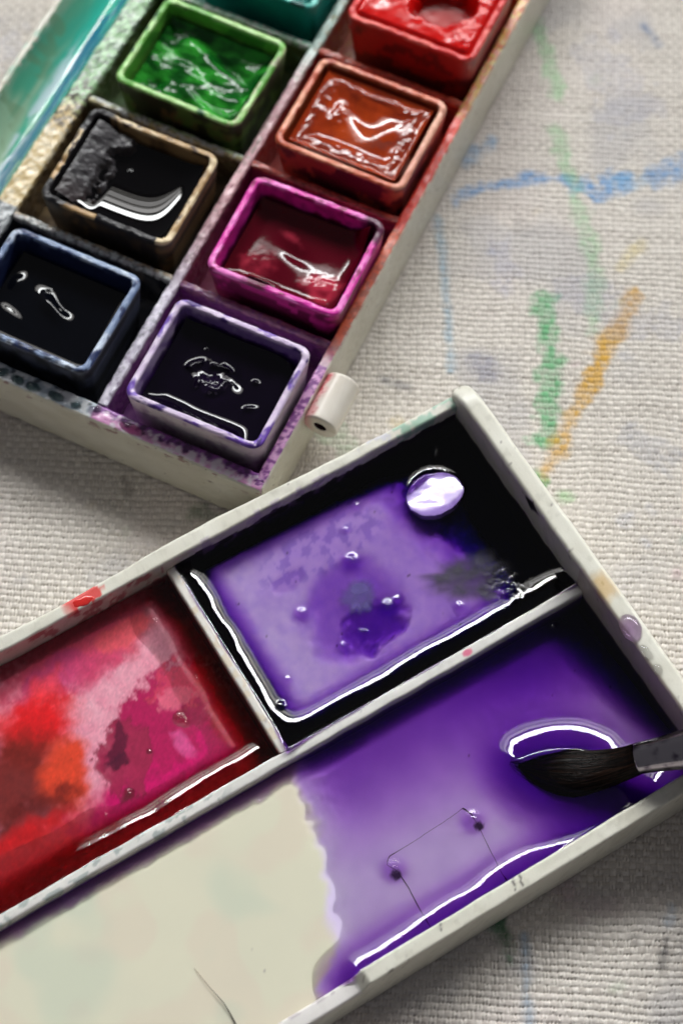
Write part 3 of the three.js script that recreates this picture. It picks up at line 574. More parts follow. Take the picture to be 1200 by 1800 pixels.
pan('salmon-rimmed pan brim full of amber brown gel', 28.05, 11.3, 11.5, 0.0, (p, q, y, zone) => {
  let c = mix(S(226, 128, 96), S(206, 96, 66), fbm(p * 0.7, q * 0.7 + y, 3, 191));
  if (zone === 1) { c = streak(c, S(238, 160, 128), 0.56, p, q, 192, 0.8); c = streak(c, S(176, 66, 36), 0.66, p, q, 193, 1.3); if (p > 7.3) c = mix(c, S(236, 190, 168), 0.4); }
  if (zone === 2) c = S(170, 70, 34);
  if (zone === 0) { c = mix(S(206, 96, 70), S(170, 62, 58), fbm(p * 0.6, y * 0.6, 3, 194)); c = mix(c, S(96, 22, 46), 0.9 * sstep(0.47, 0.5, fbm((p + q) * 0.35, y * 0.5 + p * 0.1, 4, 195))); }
  return c;
}, M.plastic, (p, q) => {
  const [a, b] = wallGap(p, q), e = Math.min(a, b), f = fbm(p * 0.8, q * 0.8, 3, 196);
  let h = 10.55 + 0.45 * Math.exp(-e / 0.5);
  const rim = sstep(0.4, 1.0, e + 0.9 * (f - 0.5)) * (1 - sstep(1.3, 2.2, e + 0.9 * (f - 0.5)));
  h += 0.18 * rim - 0.2 * sstep(1.8, 3.0, e) + 0.4 * bell(blob(p, q, 3.4, 0.2, 1.6, 3.0, -0.6)) - 0.4 * bell(blob(p, q, -0.6, 1.4, 2.6, 1.2, -0.6)) + 0.3 * bell(blob(p, q, -3.6, 0.4, 1.1, 2.6, -0.2));
  const rough = bell(blob(p, q, -3.6, 0.2, 1.5, 3.0, -0.2)) + rim * 0.8 + 0.7 * bell(blob(p, q, 5.6, 3.6, 1.6, 2.0)) + 0.5 * bell(blob(p, q, 5.4, -2, 1, 2));
  h += rough * 0.2 * (fbm(p * 1.1, q * 1.1, 2, 197) - 0.5) + 0.006 * (fbm(p * 3, q * 3, 2, 198) - 0.5);
  let c = mix(S(176, 62, 14), S(122, 34, 14), fbm(p * 0.6, q * 0.6, 3, 199)); c = mix(c, S(104, 34, 22), 0.5 * rim); c = mix(c, S(112, 56, 50), 0.75 * bell(blob(p, q, 3.4, -0.4, 1.7, 3.2, -0.6)) * sstep(0.35, 0.5, f)); c = mix(c, S(178, 70, 16), 0.6 * bell(blob(p, q, 0, -1, 2.2, 1.4)));
  return [h, ...c];
}, M.wetPaint);

pan('red pan heaped with scarlet paint round a wet hollow', 48.3, 11.55, 12.7, 0.005, (p, q, y, zone) => {
  let c = mix(S(226, 40, 34), S(206, 22, 24), fbm(p * 0.7, q * 0.7 + y, 3, 201));
  if (zone === 1) c = streak(c, S(240, 96, 84), 0.6, p, q, 202, 1.0);
  if (zone === 0) { c = mix(S(206, 40, 34), S(182, 34, 32), fbm(p * 0.5, y * 0.5, 3, 203)); c = mix(c, S(112, 26, 26), 0.85 * sstep(0.5, 0.54, fbm((p + q) * 0.3, y * 0.4, 4, 204)));  c = mix(c, S(150, 70, 72), 0.6 * sstep(6.5, 8.3, p)); }
  return c;
}, M.dryPaint, (p, q) => {
  const skirt = 1.6 * sstep(7.0, 8.3, Math.abs(p)) ** 2 + 1.6 * sstep(5.6, 6.9, Math.abs(q)) ** 2;
  const d = blob(p, q, 1.6, -0.2, 4.4, 3.9, 0.25) + 0.5 * (fbm(p * 0.6, q * 0.6, 2, 205) - 0.5), pool = sstep(1.05, 0.45, d);
  let h = 12.75 + 0.3 * (fbm(p * 0.45, q * 0.45, 2, 206) - 0.5) + 0.28 - 2.9 * pool - skirt; h = Math.max(h, 10.1 + 0.25 * Math.exp(-Math.max(0, h - 10.1)));
  h += 0.16 * sstep(4, 6, p) * (fbm(p * 2.2, q * 2.2, 3, 207) - 0.5);
  let c = mix(S(196, 10, 14), S(216, 28, 24), fbm(p * 0.9, q * 0.9, 2, 208)); c = mix(c, S(158, 14, 12), sstep(0.2, 0.9, pool));
  return [h, ...c];
}, M.paste, (p, q, y, zone) => zone ? 0.25 * fbm(p * 1.2, q * 1.2, 2, 209) : 0, 8.3, 6.9);

pan('turquoise pan with dark teal paint behind the green pan', 48.2, -10.2, 11.5, -0.01, (p, q, y, zone) => {
  let c = mix(S(36, 196, 176), S(20, 156, 142), fbm(p * 0.7, q * 0.7 + y, 3, 211));
  if (zone === 1) c = streak(c, S(130, 226, 212), 0.58, p, q, 212, 0.9);
  if (zone === 0) c = mix(S(24, 172, 156), S(14, 146, 132), fbm(p * 0.5, y * 0.5, 3, 213));
  if (zone === 1 && p > 5.5 && q < -5) c = mix(c, S(20, 30, 40), 0.8 * sstep(0.4, 0.6, fbm(p, q, 2, 214)));
  return c;
}, M.plastic, (p, q) => { const h = 9.6 + meniscus(p, q, 0.8, 2.0) + 0.6 * bell(blob(p, q, 4.6, -3.6, 2.0, 1.6)) * (0.6 + fbm(p * 1.5, q * 1.5, 3, 215)); return [h, ...mix(S(0, 120, 112), S(18, 26, 36), bell(blob(p, q, 4.6, -3.4, 2.6, 2)))]; }, M.wetPaint);

// ---------------------------------------------------------------- the mixing tray
const tray = seat(thing('mixing_tray', 'white plastic mixing tray of three wells filled with violet and red washes', 'paint tray'), TRAY);
const onL = (l, w, y) => [-l, y, w], onW = (w, l, y) => [-l, y, w];
const LEVEL = 4.4, LEND = 84;
function trayBase(l, w, y) {
  let c = mix(S(226, 224, 212), S(210, 206, 190), fbm(l * 0.25 + y * 0.2, w * 0.25, 3, 221));
  c = mix(c, S(170, 166, 150), 0.25 * sstep(0.55, 0.75, fbm(l * 1.4 + y, w * 1.4 + y, 3, 222)));
  return mix(c, S(96, 84, 80), 0.7 * sstep(0.955, 0.985, noise(l * 2.1 + y * 1.3, w * 2.1 + y, 223)));
}
{
  const wv = (amp, sd) => (s, a, y) => [a + amp * (fbm(s * 0.35, a, 2, sd) - 0.5), y + amp * 0.7 * (fbm(s * 0.3 + 9, a, 2, sd + 1) - 0.5)];
  part('back_wall', bar(-0.2, LEND, barProfile(-1.4, 0, 0.1, 7.9, 0.35, 0.25, 0.25, 0.05), onL, (l, w, y) => {
    let c = trayBase(l, w, y); const f = fbm(l * 0.9, w * 0.9 + y * 0.7, 3, 224);
    const red = sstep(2.4, 1.5, Math.abs(l - 48.2) * 0.8 + 0.9 * (f - 0.5)) * sstep(0.42, 0.48, fbm(l * 0.8 + 4, w * 0.9, 2, 225)); if (y > 7.2) c = mix(c, S(214, 44, 40), 0.95 * red);
    if (w > -0.6 && y < 7.6 && l > 39) c = mix(c, S(168, 70, 80), 0.75 * sstep(0.5, 0.6, f + 0.04 * (5.8 - y)) * (1 - sstep(56, 62, l)));
    if (w > -0.3 && y < 6.2 + 1.2 * (fbm(l * 0.5, 3, 2, 226) - 0.5) && l < 37.5) c = mix(c, S(24, 8, 36), 0.96);
    if (l < 8 && y > 6.5) c = mix(c, S(120, 176, 152), 0.7 * sstep(0.45, 0.56, f)); else if (l < 13 && y > 7) c = mix(c, S(186, 184, 204), 0.6 * sstep(0.45, 0.6, f));
    if (l > 15 && l < 34 && w > -0.4) c = mix(c, S(150, 120, 170), 0.4 * sstep(0.55, 0.65, f));
    return c;
  }, { warp: (s, a, y) => { const b = a < -0.6 ? 0.75 * Math.exp(-Math.pow((s - 34) / 14, 2)) - 0.5 * sstep(50, 62, s) * -1 : 0; return wv(0.16, 227)(s, a - b, y); } }), M.plastic, tray);
  part('right_wall', bar(-1.75, 62, barProfile(-2.35, 0, 0.1, 10.2, 0.5, 0.28, 0.1, 0), onW, (w, l, y) => {
    let c = trayBase(l, w, y); const f = fbm(w * 0.9 + y * 0.5, l * 0.9, 3, 228);
    c = mix(c, S(206, 170, 106), 0.75 * sstep(2.6, 0.8, Math.hypot(w - 28.5, (l + 1) * 1.6) + 1.8 * (f - 0.5)) * (y > 9.4 ? 1 : 0));
    const slot = Math.abs(w - 15.6) / 1.6; if (l > -0.6 && y > 8.0 && y < 10.0) c = mix(c, S(14, 10, 16), sstep(1.05, 0.8, slot + Math.abs(y - 9.1) / 0.7 * 0.6 + 0.4 * (f - 0.5)));
    if (l > -0.25 && w < 25) c = mix(c, S(20, 8, 30), 0.95 * sstep(5.6, 5.2, y + 0.9 * (fbm(w * 0.6, 1, 2, 229) - 0.5)));
    else if (l > -0.25) { c = mix(c, S(150, 110, 100), 0.35); c = mix(c, S(40, 16, 52), 0.9 * sstep(5.6, 4.9, y + 0.6 * (fbm(w * 0.6, 1, 2, 229) - 0.5))); }
    return c;
  }, { e: 0.9, warp: (s, a, y) => { const d = sstep(2.2, -1.75, s); return wv(0.12, 230)(s, a, y > 3 ? y - 1.1 * d * d * (y / 10) : y); } }), M.plastic, tray);
  const dropAt = (l) => sstep(43.2, 44.5, l);
  part('front_wall', bar(-2.3, LEND, barProfile(49.85, 51.65, 0.1, 6.84, 0.3, 0.25, 0.05, 0.3), onL, (l, w, y) => {
    let c = trayBase(l, w, y); for (const [cl, tw] of [[24.2, 0.08], [25.1, 0.06], [34.1, 0.05]]) if (y > 5.6) c = mix(c, S(60, 50, 52), 0.85 * sstep(tw + 0.08, tw, Math.abs(l - cl - 0.35 * (w - 50.6) + 0.3 * (fbm(w * 1.2, l, 2, 231) - 0.5))) * (w < 51.1 ? 1 : 0));
    if (l > 44.6 && w < 50.3) c = mix(c, S(84, 36, 40), 0.9 * sstep(0.42, 0.5, fbm(l * 1.2, w * 2, 2, 232)));
    if (l > 44.4 && y > 4.8) c = mix(c, S(232, 226, 228), 0.6);
    return c;
  }, { warp: (s, a, y) => { const k = dropAt(s); [a, y] = wv(0.1, 233)(s, a, y); return [a, y > 3 ? y - 1.6 * k * clamp((y - 3) / 2) : y]; } }), M.plastic, tray);
  part('left_wall', bar(-1.5, 51.6, barProfile(LEND, LEND + 2, 0.1, 7.5, 0.4, 0.4), onW, (w, l, y) => trayBase(l, w, y), { step: 0.5 }), M.plastic, tray);
  part('long_divider', bar(-0.1, LEND, barProfile(25.25, 26.55, 0.6, 6.0, 0.3, 0.2), onL, (l, w, y) => {
    let c = trayBase(l, w, y); c = mix(c, S(216, 214, 222), 0.4);
    const f = fbm(l * 0.9, w * 1.6 + y, 3, 234); if (y > 4.6) c = mix(c, S(140, 152, 150), 0.7 * sstep(0.56, 0.64, f) * sstep(44, 48, l));
    c = mix(c, S(214, 70, 120), 0.85 * sstep(0.8, 0.5, Math.hypot((l - 15) * 1.1, (w - 25.9) * 1.6)) * (y > 5.6 ? 1 : 0));
    if (y < 5.2 && w > 26) c = mix(c, S(120, 84, 160), 0.8 * sstep(5.0, 4.5, y + 0.5 * (f - 0.5)) * (1 - 0.5 * sstep(40, 50, l)));
    if (y < 5.4 && w < 26) c = l < 38 ? S(22, 8, 34) : mix(c, S(110, 8, 20), 0.9);
    return c;
  }, { warp: wv(0.14, 235) }), M.plastic, tray);
  part('short_divider', bar(-0.1, 25.4, barProfile(37.6, 38.7, 0.6, 5.95, 0.3, 0.2), onW, (w, l, y) => {
    let c = mix(trayBase(l, w, y), S(228, 222, 218), 0.5); const f = fbm(w * 1.2, l * 1.2, 2, 236);
    c = mix(c, S(206, 176, 120), 0.35 * sstep(0.5, 0.65, f)); if (y < 5.1) c = l < 38.1 ? S(20, 8, 32) : mix(S(110, 14, 30), c, 0.1 + 0.4 * sstep(4.7, 5.1, y)); return c;
  }, { warp: wv(0.12, 237) }), M.plastic, tray);
  part('base', bar(0, LEND, barProfile(0, 50, 0.1, 0.6, 0.1, 2), onL, () => WHITE, { step: 3 }), M.plastic, tray);
}
// depth of the wash over the floor of each well (mm below its level surface)
function depthA(l, w) {
  const f = fbm(l * 0.22, w * 0.22, 3, 241), n = fbm(l * 0.8, w * 0.8, 3, 242), e = (n - 0.5) * 1.2;
  let t = 0.02 + 0.04 * f + 0.02 * n + 0.05 * sstep(32, 22, l + 5 * (f - 0.5));
  t += 0.16 * sstep(1.35, 0.5, blob(l, w, 22.5, 14.6, 6.2, 5.4, 0.35) + 1.1 * (f - 0.5)) + 0.3 * sstep(1.25, 0.3, blob(l, w, 21.5, 17.4, 4.6, 3.0, 0.2) + 1.4 * (n - 0.5));
  t += 0.03 * sstep(20, 10, l + 3 * e) * (1 - sstep(9, 5, w)) + 0.05 * sstep(1.1, 0.7, blob(l, w, 27.2, 7.6, 2.2, 1.2) + 1.6 * (n - 0.5));
  const rr = 2.6, qx = Math.abs(l - 20.4) - (15.2 - rr), qw = Math.abs(w - 12.2) - (10.9 - rr);           // a rounded flat, falling into a moat along the walls
  const sd = Math.hypot(Math.max(qx, 0), Math.max(qw, 0)) + Math.min(Math.max(qx, qw), 0) - rr + 0.5 * e;
  t += 3.4 * sstep(-0.4, 1.7, sd) + 0.1 * sstep(-2, 0, sd) + 0.16 * sstep(3.4, 1.2, w + 1.2 * (f - 0.5) + 0.07 * (l - 36)) + 1.8 * sstep(1.4, -0.8, w + 0.9 * (f - 0.5) + 0.08 * (l - 36)) + 0.25 * sstep(13.5 + 2 * e, 8 + e, l + 0.18 * (w - 12)) + 1.8 * sstep(9.6 + 3 * e, 4.8 + e, l + 0.18 * (w - 12));
  return Math.min(t, 3.85);
}
const REDS = [ // pigment clouds on the floor of the red well: [l, w, rl, rw, turn, colour, strength, raggedness, softness]
  [50, 2.4, 13, 3.6, 0.05, S(198, 46, 80), 0.9, 1.2, 0.6], [56, 4.4, 5, 2.2, 0.1, S(186, 56, 112), 0.75, 1.1, 0.6], [50.5, 5.2, 4.5, 1.8, 0.3, S(204, 60, 104), 0.7, 1.3, 0.6], [46, 3.4, 3.2, 1.5, 0, S(224, 84, 92), 0.8, 1.4, 0.5],
  [41.6, 7.5, 2.6, 6.5, 0, S(172, 112, 130), 0.85, 0.9, 0.7], [60, 8.2, 4.6, 3.8, 0.3, S(222, 16, 24), 1, 0.6, 0.8], [57.0, 4.6, 2.2, 1.6, 0.2, S(236, 60, 70), 0.7, 1, 0.7],
  [65.5, 12.6, 6.8, 5.4, 0.1, S(112, 24, 14), 0.97, 0.6, 0.75], [59.6, 14.6, 2.9, 3.9, -0.5, S(220, 66, 38), 1, 0.4, 0.6], [65, 17.4, 6, 2.2, 0.2, S(98, 18, 14), 0.85, 1.1, 0.6], [67, 21, 11, 3.6, 0, S(196, 18, 24), 0.95, 0.7, 0.7],
  [49, 20.3, 12, 3.6, 0.06, S(198, 4, 98), 1, 0.6, 0.5], [47.2, 14.6, 8.4, 5.0, 0.3, S(178, 16, 84), 1, 1.0, 0.3], [44.0, 12.6, 3.2, 2.8, 0, S(206, 56, 92), 0.9, 1.9, 0.15], [45.2, 13.6, 1.9, 1.5, 0, S(224, 110, 136), 0.6, 1.8, 0.3],
  [53.2, 16.2, 2.8, 4.4, -0.4, S(158, 34, 72), 0.9, 1.0, 0.25], [53.2, 14.4, 0.75, 3.0, -0.5, S(92, 8, 46), 0.9, 0.9, 0.4], [53.9, 16.8, 0.8, 0.9, 0, S(70, 6, 40), 0.8, 0.8, 0.4], [47.2, 18.4, 0.8, 1.8, 0.2, S(226, 96, 160), 0.6, 0.7, 0.8], [41.0, 17, 1.8, 6, 0, S(190, 24, 48), 0.9, 0.7, 0.7],
];
function depthB(l, w) {
  const f = fbm(l * 0.2, w * 0.2, 3, 251);
  let t = 0.02 + 0.04 * f;
  t += 0.16 * sstep(47.5, 41, l) + 2.0 * Math.pow(sstep(43.4, 38.8, l + 0.5 * (fbm(w * 0.3, 1, 2, 252) - 0.5)), 1.6) + 0.9 * sstep(21.4, 24.4, w) + 0.12 * sstep(17, 22, w) * sstep(52, 60, l) + 0.12 * sstep(2.2, 0.6, w);
  return Math.min(t, 3.8);
}
function floorB(l0, w0) {
  const l = l0 + 2.6 * (fbm(l0 * 0.32, w0 * 0.32, 3, 251) - 0.5) + 0.7 * (fbm(l0 * 1.1, w0 * 1.1, 2, 252) - 0.5), w = w0 + 2.2 * (fbm(l0 * 0.32 + 20, w0 * 0.32, 3, 253) - 0.5) + 0.7 * (fbm(l0 * 1.1 + 9, w0 * 1.1, 2, 255) - 0.5);
  const f1 = fbm(l * 0.7, w * 0.7, 4, 254), f2 = fbm(l0 * 1.7, w0 * 1.7, 4, 259);
  let c = mix(S(236, 172, 188), S(226, 132, 156), f1);
  for (const [cl, cw, rl, rw, rot, col, str, rag, soft] of REDS) {
    const d = blob(l, w, cl, cw, rl, rw, rot) + rag * 0.9 * (f1 - 0.5) + rag * (soft < 0.4 ? 1.1 : 0.55) * (f2 - 0.5), a = sstep(1 + soft, 1 - soft, d), rim = soft < 0.3 ? a * (1 - sstep(0.98, 0.8, d)) : 0;
    c = mix(c, scaleC(col, 0.82 + 0.36 * f2), str * a); c = mix(c, scaleC(col, 0.5), 0.75 * rim);
  }
  return scaleC(c, 0.84 + 0.3 * fbm(l0 * 4.2, w0 * 4.2, 2, 257));                                              // granulated pigment
}
const EDGE = [[26, 38.4], [28.6, 38.8], [31, 39.3], [32.8, 39.8], [36, 40.6], [39.4, 42.3], [43.9, 44.2], [47.3, 45.6], [49.1, 48.6], [51, 49.2]];
function edgeC(w) { for (let k = 0; k + 1 < EDGE.length; k++) if (w <= EDGE[k + 1][0]) return lerp(EDGE[k][1], EDGE[k + 1][1], sstep(0, 1, (w - EDGE[k][0]) / (EDGE[k + 1][0] - EDGE[k][0]))); return 49; }
function depthC(l, w) {
  const n = fbm(l * 0.5, w * 0.5, 3, 261) - 0.5, n2 = fbm(l * 1.6, w * 1.6, 2, 262) - 0.5;
  const d = edgeC(w) + 1.6 * n + 0.7 * n2 - l;                                  // inside the puddle when positive
  let t = -0.06 + 0.105 * sstep(-0.4, lerp(1.2, 3.6, sstep(30, 44, w)), d) + 0.03 * sstep(0, 8, d);
  const shade = sstep(43.5, 27, w - 0.1 * (22 - l) + 0.8 * n) * sstep(-0.5, 6, d);                              // the tray dips toward its long divider
  t += 0.68 * shade + 0.55 * shade * shade * sstep(26, 8, l);
  t += 2.6 * sstep(7.0, 0.4, l + 0.13 * (w - 26)) * sstep(51, 42, w) + 0.5 * sstep(29.4, 26.8, w) * sstep(0, 3, d);
  
  t = Math.max(t, -0.06 + 0.26 * sstep(28.6 + 0.9 * n + 0.8 * n2 - 0.022 * (l - 40), 26.8, w) * sstep(84, 66, l) * sstep(30, 36, l));
  return t;
}
function floorPart(name, depth, l0, l1, w0, w1, color, st = 0.24) {
  const nl = Math.ceil((l1 - l0) / st), nw = Math.ceil((w1 - w0) / st);
  return part(name, upward(sheet(nl, nw, (i, j) => { const l = lerp(l1, l0, i / nl), w = lerp(w0, w1, j / nw); return [-l, LEVEL - depth(l, w), w, ...color(l, w)]; })), M.enamel, tray);
}
floorPart('violet_well_floor', depthA, -0.2, 37.8, -0.2, 25.5, (l, w) => {
  const n = fbm(l * 1.1, w * 1.1, 3, 271); let c = mix(S(236, 222, 250), S(208, 188, 240), n);
  c = mix(c, S(158, 128, 214), 0.5 * sstep(0.52, 0.6, n) * sstep(1.3, 0.7, blob(l, w, 22, 6, 8, 3)));
  return mix(c, S(40, 20, 70), 0.7 * sstep(0.975, 0.99, noise(l * 3.2, w * 3.2, 272)));
});
floorPart('red_well_floor', depthB, 38.5, LEND + 0.1, -0.2, 25.5, floorB);
floorPart('front_well_floor', depthC, -0.2, LEND + 0.1, 26.3, 50.1, (l, w) => {
  let c = mix(S(226, 221, 197), S(218, 215, 193), fbm(l * 0.12, w * 0.12, 3, 273)); c = mix(c, S(222, 200, 184), 0.3 * sstep(0.5, 0.7, fbm(l * 0.18 + 5, w * 0.18, 2, 274))); c = mix(c, S(186, 204, 186), 0.35 * sstep(0.5, 0.7, fbm(l * 0.14 + 15, w * 0.14, 2, 275)));
  c = mix(c, mix(S(232, 216, 250), S(214, 194, 238), fbm(l * 0.4, w * 0.4, 3, 278)), 0.9 * sstep(-0.2, 1.4, edgeC(w) - l + 1.6 * (fbm(l * 0.5, w * 0.5, 3, 261) - 0.5)));   // enamel dyed where the wash has stood
  for (const [cl, cw] of [[24.3, 43.0], [34.7, 43.0]]) c = mix(c, S(22, 10, 26), 0.95 * sstep(0.62, 0.4, Math.hypot(l - cl, w - cw + 0.25) + 0.35 * (fbm(l * 1.6, w * 1.6, 2, 277) - 0.5)));   // clots of pigment caught on the seam
  return mix(c, S(90, 60, 90), 0.6 * sstep(0.992, 0.998, noise(l * 3.4, w * 3.4, 276)));
});
// hair-thin seam of the moulded tab on the floor of the front well
{
  const pts = [[34.6, 49.6], [34.6, 48.1], [34.35, 45], [34.4, 42.6], [34.9, 41.4], [34.2, 40.75], [30, 40.6], [26.5, 40.45], [24.7, 40.35], [24.3, 41.4], [24.4, 43.4], [24.8, 46.5], [25.1, 48.7], [25.0, 49.7]];
  const cv = new THREE.CatmullRomCurve3(pts.map(([l, w]) => new THREE.Vector3(-l * MM, 0, w * MM)), false, 'catmullrom', 0.15), N = 320, ring = 6, fr = [];
  const g = sheet(N, ring, (i, j) => {
    const p = cv.getPoint(i / N), q = cv.getTangent(i / N), l = -p.x / MM, w = p.z / MM, jx = 0.16 * (fbm(i * 0.05, 1, 3, 282) - 0.5), r = 0.022 + 0.13 * Math.pow(noise(i * 0.08, 3, 281), 3), a = 2 * Math.PI * j / ring, k = Math.hypot(q.x, q.z) || 1;
    return [-l - q.z / k * (r * Math.cos(a) + jx), LEVEL - depthC(l, w) + 0.02 + 0.4 * r * Math.sin(a), w + q.x / k * (r * Math.cos(a) + jx), ...S(40, 22, 44)];
  }, { wrap: true });
  part('seam', outward(g), M.dryPaint, tray);
}

// ---------------------------------------------------------------- the brush (placed first: the wash climbs its hairs)
const TIP = new THREE.Vector3(19.25, 4.1, -67.1), NECK = new THREE.Vector3(31.7, 8.3, -66.62), BEND = new THREE.Vector3(25.2, 5.0, -66.0);
const AXIS = new THREE.Vector3(4.55, 2.05, -0.3).normalize();
const tuft = new THREE.QuadraticBezierCurve3(TIP, BEND.clone().multiplyScalar(2).sub(TIP.clone().add(NECK).multiplyScalar(0.5)), NECK);
const tuftR = (t) => t < 0.5 ? 2.45 * Math.pow(Math.sin(Math.PI / 2 * clamp(t / 0.5)), 0.85) : lerp(2.45, 1.62, sstep(0.46, 1, t));
const footprint = []; for (let k = 0; k <= 20; k++) { const p = tuft.getPoint(k / 20), q = fromWorld(TRAY, p.x, p.z); footprint.push([-q[0], q[1], Math.sqrt(Math.max(0, tuftR(k / 20) ** 2 - Math.min(0, LEVEL - p.y) ** 2)), p.y - tuftR(k / 20)]); }
function brushGap(l, w) { let d = 1e9; for (const [a, b, r, low] of footprint) { if (low > LEVEL + 1.0) continue; d = Math.min(d, Math.hypot(l - a, w - b) - r); } return Math.max(d, 0); }

// ---------------------------------------------------------------- washes: closed bodies of coloured water
function pool(name, label, material, l0, l1, w0, w1, top, low, st) {
  const nl = Math.ceil((l1 - l0) / st), nw = Math.ceil((w1 - w0) / st);
  const ring = (i, j) => [lerp(l1, l0, i / nl), lerp(w0, w1, j / nw)];
  const g = sheet(nl, nw, (i, j) => { const [l, w] = ring(i, j); return [-l, top(l, w), w]; });
  const P = Array.from(g.attributes.position.array), I = Array.from(g.index.array), id = (i, j) => i * (nw + 1) + j, edge = [];
  for (let j = 0; j < nw; j++) edge.push(id(0, j)); for (let i = 0; i < nl; i++) edge.push(id(i, nw)); for (let j = nw; j > 0; j--) edge.push(id(nl, j)); for (let i = nl; i > 0; i--) edge.push(id(i, 0));
  const base = P.length / 3, n = edge.length;
  for (const k of edge) P.push(P[k * 3], P[k * 3 + 1], P[k * 3 + 2]);           // own vertices: a hard edge between top and sides
  for (const k of edge) P.push(P[k * 3], low * MM, P[k * 3 + 2]);
  for (let k = 0; k < n; k++) { const a = base + k, b = base + (k + 1) % n, c = a + n, d = b + n; I.push(a, c, b, b, c, d); }
  const b2 = P.length / 3; for (const k of edge) P.push(P[k * 3], low * MM, P[k * 3 + 2]);
  P.push(-(l0 + l1) / 2 * MM, low * MM, (w0 + w1) / 2 * MM); for (let k = 0; k < n; k++) I.push(b2 + k, b2 + n, b2 + (k + 1) % n);
  const q = new THREE.BufferGeometry(); q.setAttribute('position', new THREE.BufferAttribute(new Float32Array(P), 3)); q.setIndex(I);
  const up = q.index.array; outward(q);
  const o = seat(thing(name, label, 'paint wash'), TRAY);
  part('liquid', q, material, o);
  return o;
}
const bubblesA = [[19.9, 9.3, 0.5], [19.3, 16.2, 0.45], [17.9, 15.9, 0.22], [28.1, 11.9, 0.4], [26.1, 17.6, 0.26], [12.4, 20.3, 0.3], [18.5, 5.6, 0.22], [15.8, 3.6, 0.2], [23.5, 17.2, 0.2], [22.9, 17.5, 0.16], [4.46, 2.74, 0.24], [33.4, 17.9, 0.22], [26, 11.2, 0.14], [30.5, 7.2, 0.13], [35.6, 20.2, 0.2]];
const bubblesB = [[54.7, 20.3, 0.3], [45.8, 15.7, 0.34], [45.5, 16.4, 0.22], [50.5, 17.2, 0.18], [42.6, 4.2, 0.22], [58, 21.2, 0.16], [41.9, 12.5, 0.18], [41.9, 1.9, 0.25]];
const bubblesC = [[24.5, 42.0, 0.62], [34.6, 42.2, 0.58], [4.74, 27.75, 0.26], [31.2, 27.75, 0.2], [38.1, 27.2, 0.2], [13.0, 47.4, 0.18], [65.3, 27.5, 0.25], [71.8, 27.6, 0.25], [43, 28.3, 0.16]];
const climbBubbles = (list, l, w) => { let h = 0; for (const [a, b, r] of list) { const d = Math.hypot(l - a, w - b) - r; if (d < 3 * r) h += 0.6 * r * Math.pow(1 - Math.max(d, 0) / (3 * r), 2); } return h; };
const walls = (ds, A, D) => A * Math.sqrt(ds.reduce((s, d) => s + Math.pow(clamp(1 - Math.max(d, 0) / D), 4), 0));
const uneven = (l, w, s) => 0.8 + 0.4 * fbm(l * 0.09, w * 0.09, 3, s);
const ripple = (l, w, s) => 0.02 * (fbm(l * 0.3, w * 0.3, 2, s) - 0.5);
const FLAKE = [7.5, 7.3];
const topA = (l, w) => LEVEL + walls([37.6 - l, 25.25 - w, w + 2.2], 1.5, 5.4) * uneven(l, w, 295) + 0.3 * Math.exp(-l / 1.5) + climbBubbles(bubblesA, l, w) + ripple(l, w, 291)
  + 0.5 * Math.exp(-Math.max(0, Math.hypot(l - FLAKE[0], (w - FLAKE[1]) * 1.05) - 2.95) / 0.8) + 0.0016 * 0
  + 0.5 * bell(blob(l, w, 6.4, 20.4, 1.5, 1.8, 0.4)) * (fbm(l * 2.4, w * 2.4, 3, 292) - 0.45);
const topB = (l, w) => LEVEL - 0.1 + walls([l - 36.4, 25.25 - w, w + 2.6], 1.45, 5.2) * uneven(l, w, 296) + climbBubbles(bubblesB, l, w) + ripple(l, w, 293);
const topC = (l, w) => LEVEL + walls([l + 2.0, 49.85 - w], 1.45, 5.2) * uneven(l, w, 297) * sstep(49.5, 43, l) + 0.5 * Math.exp(-Math.max(0, w - 26.55) / 0.8) + 1.7 * Math.pow(clamp(1 - brushGap(l, w) / 7.0), 2) + climbBubbles(bubblesC, l, w) + ripple(l, w, 294);
const washA = pool('violet_wash', 'dark violet wash with bubbles in the back right well of the tray', M.violetDeep, -0.2, 37.85, -0.2, 25.55, topA, 0.62, 0.16);
const washB = pool('red_wash', 'crimson and magenta wash filling the left well of the tray', M.crimson, 38.4, LEND + 0.15, -0.2, 25.55, topB, 0.62, 0.19);
const washC = pool('violet_puddle', 'clear violet wash pooled under the brush in the long front well', M.violet, -0.2, LEND + 0.15, 26.25, 50.15, topC, 0.62, 0.21);
function bubbles(wash, list, top) {
  for (const [l, w, r] of list) {
    const n = 24, g = outwardOpen(sheet(10, n, (i, j) => { const t = Math.PI / 2 * (i / 10) * 1.05, a = 2 * Math.PI * j / n; return [-l + r * Math.sin(t) * Math.cos(a), top(l, w) - 0.1 * r + 0.75 * r * Math.cos(t), w + r * Math.sin(t) * Math.sin(a)]; }, { wrap: true }));
    part('bubble', g, M.bubble, wash);
  }
}
function outwardOpen(g) { if (signedVolume(g) < 0) { const x = g.index.array; for (let k = 0; k < x.length; k += 3) { const t = x[k + 1]; x[k + 1] = x[k + 2]; x[k + 2] = t; } } g.computeVertexNormals(); return g; }
bubbles(washA, bubblesA, topA); bubbles(washB, bubblesB, topB); bubbles(washC, bubblesC, topC);

